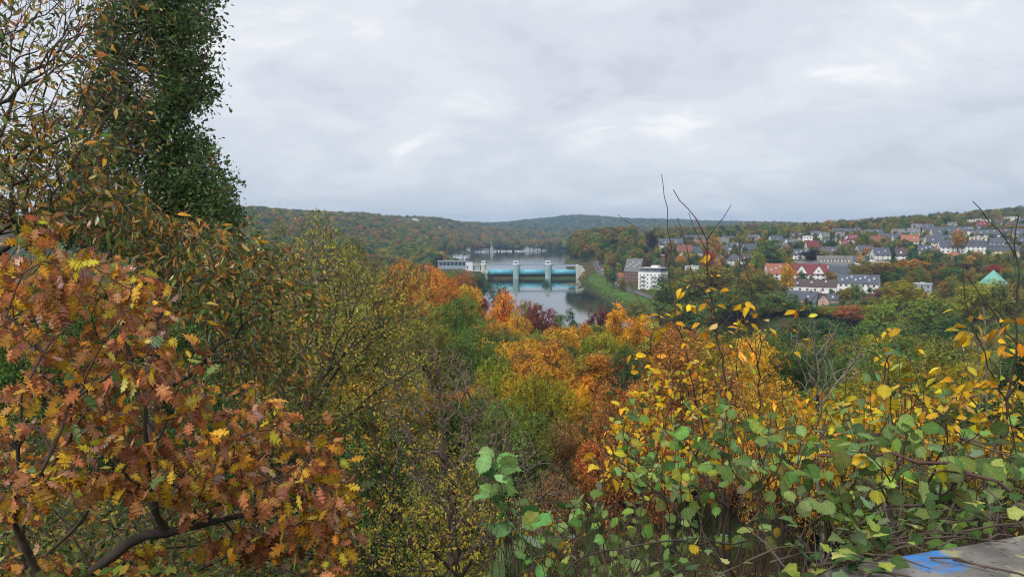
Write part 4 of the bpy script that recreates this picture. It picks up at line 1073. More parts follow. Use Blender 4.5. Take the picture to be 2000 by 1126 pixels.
def named_tree(px, top, w, D, kind, colour, label, name=None, group='trees in the valley below', hmin=7.0, drop=0.0):
    p = at(px, top, D); z = ground(p[0], D)
    h = max(p[2] - z, hmin); r = w / 2 / FOC * D
    r = max(r, h * (0.15 if kind == 'tall' else 0.19 if kind == 'conifer' else 0.25))
    rg = np.random.default_rng(abs(hash((px, top, D))) % 2 ** 31)
    if h > 34: z += h - 34; h = 34
    TREES.append((p[0], D, r * 0.8))
    return tree(p[0], D, z - 0.3, h + 0.3, r, kind, colour, rg, label, group, name, 0.05)
for a in [
 (785, 507, 105, 255, 'round', 'amber', 'amber and green maple above the yellow hornbeam twigs, west of the weir'),
 (735, 512, 70, 265, 'oval', 'olive', 'olive oval tree beside the amber maple west of the weir'),
 (848, 516, 80, 330, 'round', 'orange', 'bright orange round maple below the power station'),
 (905, 528, 74, 345, 'round', 'rust', 'rust coloured maple just under the white control block'),
 (873, 540, 84, 285, 'round', 'orange', 'fiery red-orange maple in front of the bright orange one'),
 (918, 548, 66, 300, 'oval', 'golden', 'golden maple between the fiery orange one and the river'),
 (938, 531, 56, 520, 'round', 'deep green', 'dark green tree hiding the west foot of the weir'),
 (975, 547, 46, 500, 'bush', 'deep green', 'low dark green tree at the waterside below the first gate'),
 (930, 566, 46, 310, 'round', 'red', 'dull red tree tucked between dark green and orange crowns'),
 (986, 569, 84, 255, 'round', 'orange', 'big glowing orange maple at the river bend'),
 (1032, 581, 66, 285, 'spread', 'bronze', 'bronze crown against the water behind the maroon beech'),
 (1053, 589, 88, 235, 'spread', 'maroon', 'maroon copper-leaved tree standing before the river'),
 (1002, 612, 80, 205, 'round', 'golden', 'golden yellow maple below the big glowing orange maple'),
 (962, 628, 70, 195, 'round', 'amber', 'amber tree with green patches below the golden maple'),
 (1092, 606, 38, 290, 'sparse', 'green', 'thin green tree at the edge of the visible water'),
 (1116, 602, 36, 305, 'sparse', 'deep green', 'wispy dark tree silhouetted on the river'),
 (1168, 598, 50, 235, 'round', 'maroon', 'small maroon crown peeping over the golden poplars'),
 (1148, 621, 62, 190, 'tall', 'orange', 'orange poplar-shaped tree at the water\'s edge, first of the golden row'),
 (1205, 590, 92, 168, 'oval', 'golden', 'tall golden maple with bare trunk, centre of the golden row'),
 (1248, 605, 70, 176, 'oval', 'orange', 'tall orange rust maple at the end of the golden row'),
 (1178, 640, 60, 160, 'oval', 'golden', 'lower golden tree under the tall golden maple'),
 (1225, 660, 74, 150, 'sparse', 'bronze', 'thin bronze tree with visible stems under the golden row'),
 (884, 566, 150, 105, 'spread', 'green', 'big dark green oak with yellow-tipped top in the middle of the slope'),
 (830, 610, 110, 96, 'spread', 'olive', 'olive oak merging into the big dark oak'),
 (930, 640, 90, 92, 'round', 'green', 'green round tree below the big dark oak'),
 (1012, 656, 84, 150, 'round', 'blue green', 'bluish green willow-like crown below the golden maple'),
 (1085, 652, 104, 142, 'spread', 'bronze', 'wide bronze crown before the strip of river'),
 (1024, 683, 92, 102, 'round', 'brown', 'brown withered crown beneath the bluish green one'),
 (975, 700, 110, 74, 'spread', 'yellow green', 'yellow green tree full of gaps in the middle of the slope'),
 (1060, 720, 120, 68, 'spread', 'yellow green', 'wide yellow green crown beside the brown withered one'),
 (1100, 700, 90, 110, 'oval', 'olive', 'olive tree behind the wide yellow green crown'),
 (1128, 742, 96, 80, 'oval', 'golden', 'dull golden tree low on the slope'),
 (1000, 770, 130, 52, 'spread', 'green', 'mid green shrubby tree low on the slope'),
 (1095, 800, 100, 56, 'sparse', 'brown', 'brown thin tree beside the mid green shrubby one'),
 (1175, 790, 90, 62, 'round', 'rust', 'rust red crown behind the first hazel rods'),
 (1320, 650, 190, 62, 'round', 'rust', 'large burnt orange maple behind the tall bare hazel rods'),
 (1240, 745, 110, 46, 'round', 'rust', 'lower rust red maple beside the large burnt orange one'),
 (1535, 738, 130, 48, 'round', 'amber', 'amber brown round tree right below the bare pale sapling'),
 (1430, 720, 130, 58, 'round', 'rust', 'rust crown between the burnt orange maple and the amber one'),
 (1500, 640, 120, 160, 'oval', 'green', 'green oval tree behind the bare hazel rods'),
 (1420, 640, 110, 175, 'round', 'deep green', 'dark green crown just above the burnt orange maple'),
 (1320, 548, 120, 410, 'round', 'green', 'green plane tree touching the white riverside block'),
 (1395, 519, 150, 420, 'round', 'olive', 'tallest olive green plane tree below the town'),
 (1480, 527, 110, 425, 'round', 'olive', 'olive topped plane beside the tallest one'),
 (1440, 560, 120, 390, 'spread', 'green', 'spreading green plane crown hanging low before the taller ones'),
 (1345, 590, 110, 380, 'round', 'green', 'lower round green crown beneath the green plane'),
 (1520, 570, 80, 400, 'round', 'green', 'green crown next to the low slate hall'),
 (1385, 612, 60, 404, 'bush', 'olive', 'olive waterside bush under the low spreading plane crown'),
 (1425, 616, 56, 402, 'bush', 'green', 'green waterside bush next to the olive one'),
 (1480, 617, 58, 402, 'bush', 'deep green', 'dark waterside bush below the plane nearest the water'),
 (1525, 618, 54, 401, 'bush', 'bronze', 'bronze waterside bush below the slate hall'),
 (1565, 619, 56, 401, 'bush', 'green', 'green waterside bush straight below the pink gable'),
 (1608, 619, 54, 401, 'bush', 'olive', 'olive waterside bush beside the rust brown spreading tree'),
 (1645, 621, 50, 402, 'bush', 'deep green', 'dark waterside bush under the rust brown spreading tree'),
 (1458, 592, 90, 404, 'spread', 'green', 'green crown low before the tallest plane, nearest the water'),
 (1500, 600, 76, 399, 'round', 'olive', 'olive crown low between the plane trees and the slate hall'),
 (1538, 604, 64, 398, 'spread', 'green', 'small spreading green crown just below the slate hall'),
 (1572, 597, 76, 396, 'round', 'green', 'green round crown directly under the low slate hall'),
 (1618, 601, 56, 392, 'round', 'yellow green', 'yellow green round crown directly under the pink gable'),
 (1290, 570, 50, 420, 'oval', 'yellow green', 'yellow green crown before the white riverside block'),
 (1245, 588, 60, 400, 'round', 'olive', 'olive bush-like tree at the end of the grassy bank'),
 (1660, 594, 84, 385, 'spread', 'rust', 'rust brown spreading tree below the small tan house'),
 (1762, 548, 100, 385, 'round', 'yellow green', 'big yellow green tree right below the house of many roof lights'),
 (1720, 585, 90, 330, 'round', 'lime', 'bright lime tree lower than the big yellow green one'),
 (1815, 573, 100, 345, 'round', 'lime', 'lime topped dark tree below the modern flat grey building'),
 (1906, 546, 104, 350, 'round', 'yellow green', 'yellow green tree hiding the foot of the church'),
 (1938, 551, 66, 362, 'round', 'lime', 'lime coloured crown right under the green pyramid roof'),
 (1972, 546, 104, 345, 'round', 'olive', 'olive tree beside the church roof at the picture edge'),
 (1860, 520, 74, 480, 'round', 'green', 'round green tree between the modern grey building and the church'),
 (1880, 514, 70, 500, 'round', 'purple', 'purple black beech above the church roof'),
 (1945, 517, 50, 490, 'round', 'red', 'crimson tree directly behind the church roof'),
 (1780, 505, 70, 520, 'round', 'amber', 'amber patched tree in the belt below the tiny white gable'),
 (1730, 512, 66, 515, 'round', 'bronze', 'bronze tree in the belt above the white many-light house'),
 (1690, 514, 60, 520, 'round', 'olive', 'olive tree at the near end of the belt above the white house'),
 (1828, 512, 60, 522, 'round', 'brown', 'brown orange tree at the far end of the belt'),
 (1600, 620, 170, 230, 'spread', 'deep green', 'wide deep green crown in the dip behind the bare sapling'),
 (1720, 625, 150, 240, 'spread', 'green', 'wide green crown under the bright lime tree'),
 (1850, 615, 150, 250, 'spread', 'deep green', 'wide dark crown under the lime topped tree'),
 (1960, 625, 130, 240, 'spread', 'green', 'wide green crown low at the picture edge'),
 (1560, 690, 110, 120, 'sparse', 'brown', 'dark brown half bare tree behind the pale sapling'),
 (1690, 690, 120, 140, 'spread', 'olive', 'olive crown beyond the yellow hazel leaves'),
 (1800, 690, 110, 145, 'sparse', 'bronze', 'bronze thin crown beyond the yellow hazel leaves'),
 (1900, 700, 110, 130, 'spread', 'deep green', 'dark crown behind the white birch stems'),
 (1640, 660, 90, 175, 'round', 'green', 'green round crown between the wide deep green pair'),
 (1780, 655, 90, 180, 'round', 'olive', 'olive round crown low in the dip'),
 (1186, 515, 26, 640, 'oval', 'yellow green', 'yellow green tree standing on the grassy bank by the road'),
 (1198, 526, 32, 615, 'round', 'deep green', 'round dark green tree standing on the grassy bank by the road'),
 (1216, 536, 22, 600, 'bush', 'bronze', 'small bronze bush at the roadside before the brick mill'),
 (1140, 545, 12, 800, 'bush', 'golden', 'yellow bush at the tip of the grassy bank'),
 (1066, 545.5, 20, 735, 'bush', 'blue green', 'grey green willow bush on the little river islet'),
 (1504, 468, 74, 570, 'round', 'green', 'largest round green tree in the middle of the town'),
 (1478, 490, 44, 560, 'round', 'lime', 'pale lime tree leaning on the largest round green tree'),
 (1585, 488, 50, 600, 'round', 'purple', 'purple black beech behind the twin white gables'),
 (1272, 452, 30, 800, 'round', 'purple', 'purple black beech on the skyline of the bluff'),
 (1200, 466, 28, 850, 'round', 'purple', 'dark purple tree on the bluff nearest the far hills'),
 (1624, 452, 20, 700, 'conifer', 'deep green', 'dark pointed spruce beside the pale flat roofs'),
 (1556, 448, 9, 850, 'conifer', 'deep green', 'slim dark spruce sticking up beside the white cube villa'),
 (1790, 473, 30, 560, 'conifer', 'blue green', 'tall dark conifer before the cream house with bright gable end'),
 (1747, 483, 32, 540, 'conifer', 'deep green', 'broad dark conifer beside the house with a long roof light'),
 (1762, 424, 18, 1130, 'conifer', 'deep green', 'single conifer breaking the ridge line'),
 (1680, 497, 13, 575, 'round', 'golden', 'small golden tree before the white gabled house'),
 (1540, 512, 34, 452, 'round', 'golden', 'golden tree between the orange roof and the twin gables'),
 (1622, 528, 34, 500, 'round', 'bronze', 'round bronze tree beside the white mansard town house'),
 (1850, 451, 20, 700, 'conifer', 'deep green', 'dark conifer in front of the longest slate roof'),
 (1385, 484, 12, 545, 'oval', 'red', 'small red tree beside the grey gabled house'),
 (1397, 458, 24, 640, 'round', 'amber', 'round golden brown tree before the dark peeping roof'),
 (690, 459, 74, 60, 'bush', 'olive', 'bushy olive crown standing above the bare hornbeam twigs'),
 (1872, 448, 30, 640, 'round', 'amber', 'rust brown tree beside the shining white gable'),
 (600, 700, 190, 40, 'bush', 'deep green', 'dark green bush deep behind the hornbeam branches'),
 (760, 760, 170, 36, 'bush', 'deep green', 'dark bush in the shade behind the brown twigs'),
 (420, 640, 220, 34, 'bush', 'deep green', 'deep green bush behind the chestnut leaves'),
 (200, 700, 260, 30, 'bush', 'deep green', 'dark bush filling the gaps behind the red oak leaves'),
 (880, 840, 190, 30, 'bush', 'olive', 'olive bush low behind the twig thicket'),
 (1080, 900, 150, 30, 'sparse', 'brown', 'brown thicket tree behind the single hazel shoot'),
 (560, 590, 150, 60, 'bush', 'yellow green', 'yellow green bush behind the hornbeam branches'),
 (740, 640, 140, 62, 'bush', 'olive', 'olive bush behind the long hornbeam limbs'),
 (640, 540, 140, 100, 'round', 'olive', 'olive round tree seen through the bare hornbeam twigs'),
 (500, 520, 150, 95, 'round', 'green', 'green round tree beneath the birch tops'),
 ]:
    named_tree(*a)

ORD = 'first second third fourth fifth sixth seventh eighth ninth tenth eleventh twelfth thirteenth fourteenth fifteenth sixteenth seventeenth eighteenth nineteenth twentieth'.split()
# the rest of the town: houses packed along the hillside, one by one
def more_houses():
    rg = np.random.default_rng(77); got = []
    for D in (455, 475, 500, 528, 555, 582, 610, 640, 672, 705, 742, 782, 825, 872, 925):
        px = 1300 + rg.uniform(0, 20)
        while px < 2030:
            w = rg.uniform(10.5, 17.0) / D * FOC; px += w * rg.uniform(0.6, 1.25)
            x = (px - 1000) / FOC * D; z = ground(x, D); py = 455 + (EYE - z) / D * FOC
            hgt_ = rg.uniform(8.5, 11.0); top = py - hgt_ / D * FOC
            if py > 560 or (px > 1770 and py > 503) or (px < 1480 and py > 520) or (py > 515 and rg.uniform() < 0.6): continue
            if any(abs(h['px'] - px) < (h['w'] + w) * 0.46 and min(h['py'], py) - max(h['top'], top) > 0.48 * (py - top) for h in HOUSES): continue
            if any((h['x'] - x) ** 2 + (h['y'] - D) ** 2 < (h['r'] + 7) ** 2 for h in HOUSES): continue
            if any((t[0] - x) ** 2 + (t[1] - D) ** 2 < (t[2] + 7) ** 2 for t in TREES): continue
            if rg.uniform() < 0.08 or (px < 1500 and rg.uniform() < 0.35): continue
            wall = str(rg.choice(['white', 'white', 'white', 'cream', 'cream', 'yellow', 'grey'])); roof = str(rg.choice(['slate', 'slate', 'slate', 'slate', 'grey', 'grey', 'brown', 'brown', 'slate', 'darkred']))
            turn = float(rg.choice([-1, 1])) * rg.uniform(18, 42) if rg.uniform() < 0.65 else rg.uniform(-10, 10)
            o = house(px, py, w * 0.85, top, roof, wall, turn, D=D, eave=rg.uniform(0.40, 0.52), lights=int(rg.integers(0, 4)), floors=2, depth=rg.uniform(8.5, 11), chim=int(rg.integers(1, 3)), label='x')
            got.append((D, px, wall, roof, o))
    fam = {}
    for D, px, wall, roof, o in got: fam.setdefault((wall, roof, 'lower' if D < 560 else 'middle' if D < 700 else 'upper'), []).append((px, o))
    for (wall, roof, zn), L in fam.items():
        L.sort(key=lambda q: q[0])
        for n, (px, o) in enumerate(L):
            o['label'] = f"{wall} house under a {roof.replace('darkred', 'dark red')} gabled roof in the {zn} town" + (f", {ORD[min(n, 19)]} from the river" if len(L) > 1 else ', the only one')
    print('MORE HOUSES', len(got))
more_houses()
# scattered trees: the largest 300 in the picture are objects, the rest one wood
SKY_PX = [-400, 300, 450, 600, 700, 780, 850, 900, 930, 960, 1000, 1060, 1130, 1160, 1200, 1270, 1300, 1400, 1500, 1535, 1550, 1600, 1640, 1710, 1760, 1785, 1820, 1835, 1900, 1915, 1968, 2000, 2400]
SKY_PY = [440, 455, 470, 500, 520, 530, 540, 560, 580, 585, 605, 625, 640, 640, 615, 612, 598, 565, 560, 590, 605, 610, 590, 582, 580, 584, 584, 580, 575, 562, 562, 565, 560]
cand = []
sr_ = np.random.default_rng(5)
Dd = 46.0
while Dd < 7000:
    sp = 8.0 if Dd < 430 else 9.5 if Dd < 1300 else max(11.0, Dd * 0.0058)
    if Dd > 3000: sp = Dd * 0.0066
    lo, hi = (-160, 2160) if Dd < 1300 else (200, 2120)
    xs = np.arange((lo - 1000) / FOC * Dd, (hi - 1000) / FOC * Dd, sp)
    xs = xs + sr_.uniform(-.42, .42, len(xs)) * sp; ys = Dd + sr_.uniform(-.42, .42, len(xs)) * sp
    cand.append(np.stack([xs, ys, np.full(len(xs), sp)], -1)); Dd += sp * 0.92
cand = np.concatenate(cand)
P2 = cand[:, :2]
ok = (sdist(P2, RIVER) > 4.5) & (sdist(P2, LAKE) > 7)
rxy = np.interp(P2[:, 1], [p[1] for p in ROAD_W][::-1], [p[0] for p in ROAD_W][::-1])
bank_w = np.interp(P2[:, 1], [p[1] for p in BANK_W][::-1], [p[0] for p in BANK_W][::-1])
ok &= ~((P2[:, 1] > 440) & (P2[:, 1] < 870) & (P2[:, 0] > bank_w - 12) & (P2[:, 0] < rxy + 8.5) & (P2[:, 1] < 838))
ok &= ~((np.abs(P2[:, 1] - 850) < 26) & (P2[:, 0] > -105) & (P2[:, 0] < 100))
ok &= ~((P2[:, 1] > 560) & (P2[:, 1] < 700) & (P2[:, 0] > 60) & (P2[:, 0] < 128))
ok &= ~((P2[:, 1] > 1215) & (P2[:, 1] < 1330) & (P2[:, 0] > -150) & (P2[:, 0] < -95))
cand = cand[ok]
CZ = hgt(cand[:, 0], cand[:, 1]); CPX, CPY = pix(np.stack([cand[:, 0], cand[:, 1], CZ], -1))
HA = np.array([(h['x'], h['y'], h['r'], h['px'] - h['w'] / 2, h['px'] + h['w'] / 2, h['top'], h['py'], h['D']) for h in HOUSES])
TA = np.array(TREES)
spots = []
for i, (x, y, sp) in enumerate(cand):
    px, py = CPX[i], CPY[i]
    D = y
    town = 1240 < px < 2200 and 425 < D < 1250
    if y < 1500 and np.any((HA[:, 0] - x) ** 2 + (HA[:, 1] - y) ** 2 < (HA[:, 2] + 2.5) ** 2): continue
    if y < 700 and np.any((TA[:, 0] - x) ** 2 + (TA[:, 1] - y) ** 2 < (TA[:, 2] * 0.75 + 2.2) ** 2): continue
    u = sr_.uniform()
    if town and u < 0.2: continue
    h = sr_.uniform(8, 15.5) if town else sr_.uniform(13, 19) if D < 900 else sr_.uniform(12, 25)
    r = h * sr_.uniform(0.29, 0.40)
    if D > 1300: r = max(r, sp * 0.62)
    if D < 95: h *= 0.8; r *= 0.85
    top = 455 - (CZ[i] + h - EYE) / D * FOC
    if D < 426:
        lim = np.interp(px, SKY_PX, SKY_PY)
        if top < lim:
            h2 = EYE - (lim - 455) / FOC * D - CZ[i]
            if h2 < h * 0.45: continue
            r *= max(0.6, h2 / h); h = h2; top = lim
    if y < 1400:
        w = r / D * FOC
        bad = False
        for q in HA[(HA[:, 7] > D - 4) & (HA[:, 3] < px + w * .8) & (HA[:, 4] > px - w * .8)]:
            lim = q[6] - (q[6] - q[5]) * (sr_.choice([0.15, 0.35, 0.6, 0.85], p=[.3, .3, .25, .15]) if town else 0.25)
            if top < lim:
                h2 = EYE - (lim - 455) / FOC * D - CZ[i]
                if h2 < 3.0: bad = True; break
                r *= max(0.55, h2 / h); h = h2; top = lim
        if bad: continue
    spots.append((x, y, CZ[i], h, r, px, top, r * 2 / D * FOC))
def pick_colour(px, D, x, y):
    n1 = vnoise(x, y, 90 if D < 1300 else 240, 4); u = sr_.uniform()
    if D > 2800: pal = [('olive', .22), ('deep green', .3), ('bronze', .1), ('blue green', .2), ('green', .18)]
    elif D > 1150 and px < 1120: pal = [('olive', .26), ('deep green', .22), ('bronze', .12), ('brown', .09), ('green', .16), ('rust', .04), ('yellow green', .07), ('amber', .04)]
    elif px > 1500 and D < 430: pal = [('deep green', .32), ('green', .3), ('olive', .2), ('yellow green', .1), ('bronze', .08)]
    elif px < 800 and D < 430: pal = [('deep green', .28), ('olive', .32), ('green', .15), ('bronze', .1), ('yellow green', .15)]
    elif D < 430: pal = [('golden', .14), ('amber', .15), ('yellow green', .2), ('olive', .2), ('deep green', .12), ('rust', .07), ('green', .12)]
    elif 1090 < px < 1290: pal = [('olive', .26), ('deep green', .30), ('green', .16), ('brown', .1), ('bronze', .14), ('yellow green', .04)]
    else: pal = [('olive', .22), ('deep green', .24), ('green', .22), ('bronze', .12), ('amber', .04), ('brown', .05), ('blue green', .04), ('yellow green', .06), ('purple', .01)]
    if n1 > 0.62: pal = [(c, w * (1.7 if c in ('amber', 'bronze', 'golden', 'brown') else 1)) for c, w in pal]
    ws = np.array([w for c, w in pal]); k = np.searchsorted(np.cumsum(ws / ws.sum()), u)
    return pal[min(k, len(pal) - 1)][0]
def pick_kind(px, D, colour):
    u = sr_.uniform()
    if colour in ('deep green', 'blue green') and u < 0.16 and D > 430: return 'conifer'
    return ['round', 'round', 'spread', 'oval', 'round', 'oval', 'spread', 'tall' if D < 1300 else 'oval'][int(sr_.integers(8))]
spots.sort(key=lambda s: -s[7] * (1.0 if -60 < s[5] < 2060 and s[6] < 1150 else 0.02))
NEAR, REST = spots[:195], spots[195:]
ORD = 'first second third fourth fifth sixth seventh eighth ninth tenth eleventh twelfth thirteenth fourteenth fifteenth sixteenth seventeenth eighteenth nineteenth twentieth'.split()
def zone(px, D):
    if D > 1150: return 'on the far wooded slopes', 'the lake'
    if D < 430: return ('on the slope west of the river' if px < 960 else 'on the slope below the river bend' if px < 1290 else 'in the green belt before the town'), 'the river'
    if px < 960: return 'in the valley west of the weir', 'the weir'
    if px < 1290: return 'on the wooded bluff beyond the weir', 'the weir'
    return ('in the lower town' if D < 560 else 'in the middle of the town' if D < 760 else 'along the upper edge of town'), 'the river'
picked = [(s, (c := pick_colour(s[5], s[1], s[0], s[1])), pick_kind(s[5], s[1], c)) for s in NEAR]
fam = {}
for i, (s, c, k) in enumerate(picked): fam.setdefault((c, k, zone(s[5], s[1])), []).append(i)
for (c, k, (zn, mark)), ids in fam.items():
    ids.sort(key=lambda i: abs(picked[i][0][5] - 1040))
    for n, i in enumerate(ids):
        s = picked[i][0]
        lab = f'{c} {SHAPE_WORD[k]} tree {zn}' + (f', {ORD[min(n, 19)]} from {mark}' if len(ids) > 1 else ', the only one there')
        tree(s[0], s[1], s[2] - 0.3, s[3] + 0.3, s[4], k, c, sr_, lab, 'trees in the valley below')

# every other tree of the valley and the far hills: one wood, instanced
def forest(name, rest):
    src = []
    names = [('round', 0), ('round', 1), ('spread', 0), ('spread', 1), ('oval', 0), ('oval', 1), ('conifer', 0), ('tall', 0)]
    for kind, v in names:
        for det in ('mid', 'low'):
            c, t, V, F, T, tv, tf = tree_meshes(kind, det, v)
            me = mesh_np('wood_tree', np.concatenate([V, tv]), [F, tf + len(V)], [LEAF_FAR, BARK], np.concatenate([T, np.ones((len(tv), 3))]), np.concatenate([np.zeros(len(F)), np.ones(len(tf))]))
            src.append(bpy.data.objects.new('wood_tree', me))
    n = len(rest)
    pos = np.zeros((n, 3), np.float32); scl = np.zeros((n, 3), np.float32); rot = np.zeros((n, 3), np.float32); idx = np.zeros(n, np.int32); col = np.ones((n, 4), np.float32)
    ki = {}
    for j, (k, v) in enumerate(names): ki.setdefault(k, []).append(j)
    for i, s in enumerate(rest):
        c = pick_colour(s[5], s[1], s[0], s[1]); k = pick_kind(s[5], s[1], c)
        q = 5.4 if k not in ('tall', 'conifer') else 3.7
        pos[i] = (s[0], s[1], s[2] - 0.3); scl[i] = (s[4] / q, s[4] / q, (s[3] + .3) / 16); rot[i, 2] = sr_.uniform(0, 6.28)
        idx[i] = ki[k][int(sr_.integers(len(ki[k])))] * 2 + (0 if s[1] < 520 else 1)
        col[i, :3] = np.array(CLR[c]) * np.exp(sr_.normal(0, 0.14)) * np.exp(sr_.normal(0, 0.07, 3))
    me = bpy.data.meshes.new(name)
    me.vertices.add(n); me.vertices.foreach_set('co', pos.ravel())
    for nm, ty, fld, arr in (('scl', 'FLOAT_VECTOR', 'vector', scl), ('rot', 'FLOAT_VECTOR', 'vector', rot), ('idx', 'INT', 'value', idx), ('col', 'FLOAT_COLOR', 'color', col)):
        a = me.attributes.new(nm, ty, 'POINT'); a.data.foreach_set(fld, arr.ravel())
    o = tag(link(name, me), 'continuous autumn woodland covering the slopes and the far hills', 'woodland', kind='stuff')
    g = bpy.data.node_groups.new('wood', 'GeometryNodeTree')
    g.interface.new_socket('Geometry', in_out='INPUT', socket_type='NodeSocketGeometry'); g.interface.new_socket('Geometry', in_out='OUTPUT', socket_type='NodeSocketGeometry')
    gi, go = g.nodes.new('NodeGroupInput'), g.nodes.new('NodeGroupOutput')
    j = g.nodes.new('GeometryNodeJoinGeometry')
    for s in reversed(src):
        oi = g.nodes.new('GeometryNodeObjectInfo'); oi.inputs['Object'].default_value = s; oi.inputs['As Instance'].default_value = True
        g.links.new(oi.outputs['Geometry'], j.inputs[0])
    ip = g.nodes.new('GeometryNodeInstanceOnPoints'); ip.inputs['Pick Instance'].default_value = True
    g.links.new(gi.outputs[0], ip.inputs['Points']); g.links.new(j.outputs[0], ip.inputs['Instance'])
    for nm, ty, sock in (('idx', 'INT', 'Instance Index'), ('rot', 'FLOAT_VECTOR', 'Rotation'), ('scl', 'FLOAT_VECTOR', 'Scale')):
        a = g.nodes.new('GeometryNodeInputNamedAttribute'); a.data_type = ty; a.inputs['Name'].default_value = nm
        g.links.new([q for q in a.outputs if q.enabled][0], ip.inputs[sock])
    g.links.new(ip.outputs[0], go.inputs[0])
    md = o.modifiers.new('wood', 'NODES'); md.node_group = g
forest('woodland', REST)
print('TREES', len(TREES), len(NEAR), len(REST))
# ------------------------------------------------------------------ plants close to the viewpoint
def leaf_template(kind, curl=0.0, seed=0):
    """(V, F, tint per vertex) of one leaf, base at the origin, tip at +Y, upper side +Z, length 1"""
    rg = np.random.default_rng(seed)
    if kind == 'red_oak':
        half = [(0.0, 0.0), (0.05, 0.10), (0.17, 0.18), (0.21, 0.15), (0.21, 0.25), (0.14, 0.30), (0.26, 0.39), (0.35, 0.43), (0.30, 0.49), (0.155, 0.51), (0.26, 0.62), (0.35, 0.72), (0.25, 0.735), (0.13, 0.725), (0.17, 0.83), (0.19, 0.93), (0.07, 0.88), (0.0, 1.03)]
    elif kind == 'long':
        half = [(0.0, 0.0), (0.035, 0.10), (0.12, 0.25), (0.155, 0.45), (0.13, 0.66), (0.06, 0.86), (0.0, 1.0)]
    elif kind == 'elm':
        half = [(0.0, 0.0), (0.12, 0.10), (0.21, 0.24), (0.225, 0.28), (0.27, 0.44), (0.265, 0.50), (0.245, 0.66), (0.215, 0.70), (0.15, 0.85), (0.05, 0.97), (0.0, 1.08)]
    elif kind == 'hazel':
        half = [(0.0, 0.05), (0.10, 0.0), (0.23, 0.03), (0.335, 0.13), (0.34, 0.18), (0.415, 0.28), (0.40, 0.33), (0.45, 0.43), (0.425, 0.48), (0.45, 0.56), (0.40, 0.60), (0.41, 0.68), (0.33, 0.72), (0.31, 0.79), (0.20, 0.82), (0.16, 0.88), (0.05, 0.94), (0.0, 1.08)]
    elif kind == 'ivy':
        half = [(0.0, 0.12), (0.13, 0.0), (0.31, 0.03), (0.36, 0.18), (0.35, 0.30), (0.47, 0.46), (0.36, 0.58), (0.22, 0.68), (0.14, 0.86), (0.0, 1.0)]
    elif kind == 'small':
        half = [(0.0, 0.0), (0.20, 0.30), (0.22, 0.55), (0.0, 1.0)]
    elif kind == 'oakling':
        half = [(0.0, 0.0), (0.16, 0.30), (0.10, 0.42), (0.28, 0.66), (0.16, 0.86), (0.0, 1.0)]
    h = np.array(half); n = len(h)
    mid_ = np.array([(0.0, y) for _, y in half])
    V = []; T = []
    for k in range(n):
        V.append((0.0, h[k, 1])); T.append(1.12)
    for s in (1, -1):
        for k in range(1, n - 1): V.append((s * h[k, 0] * (1 + rg.normal(0, 0.05)), h[k, 1] + rg.normal(0, 0.008))); T.append(0.95 + 0.1 * (k % 2))
    V = np.array(V)
    F = []
    for s, off in ((1, n), (-1, n + n - 2)):
        e = lambda k: 0 if k == 0 else n - 1 if k == n - 1 else off + k - 1
        for k in range(n - 1):
            if k == 0: t = [(0, e(1), 1)]
            elif k == n - 2: t = [(k, e(k), n - 1)]
            else: t = [(k, e(k), e(k + 1)), (k, e(k + 1), k + 1)]
            F += [q if s > 0 else q[::-1] for q in t]
    x, y = V[:, 0], V[:, 1]
    fold = {'elm': 0.3, 'red_oak': 0.10, 'long': 0.35, 'hazel': 0.12, 'ivy': 0.1, 'small': 0.4, 'oakling': 0.25}[kind]
    z = np.abs(x) * fold * (1 + rg.normal(0, 0.2)) - curl * (y - 0.2) ** 2 + 0.06 * rg.normal() * x * 4 * y
    if kind == 'hazel':
        z = z + 0.026 * np.cos(((y - np.abs(x) * 0.9) / 0.105) * np.pi) * (np.abs(x) > 0.03) - 0.5 * np.abs(x) ** 2
    if kind == 'red_oak': z = z + rg.normal(0, 0.018, len(z)) - 0.25 * x * x
    V3 = np.stack([x, y, z], -1)
    if kind in ('red_oak', 'hazel', 'long', 'ivy', 'elm'):
        b = len(V3); w = 0.012
        V3 = np.concatenate([V3, [(-w, -0.22, 0.0), (w, -0.22, 0.0), (w, h[0, 1] + 0.02, 0.004), (-w, h[0, 1] + 0.02, 0.004)]])
        F = F + [(b, b + 1, b + 2), (b, b + 2, b + 3)]; T += [0.7] * 4
    return V3, np.array(F), np.repeat(np.array(T)[:, None], 3, 1)
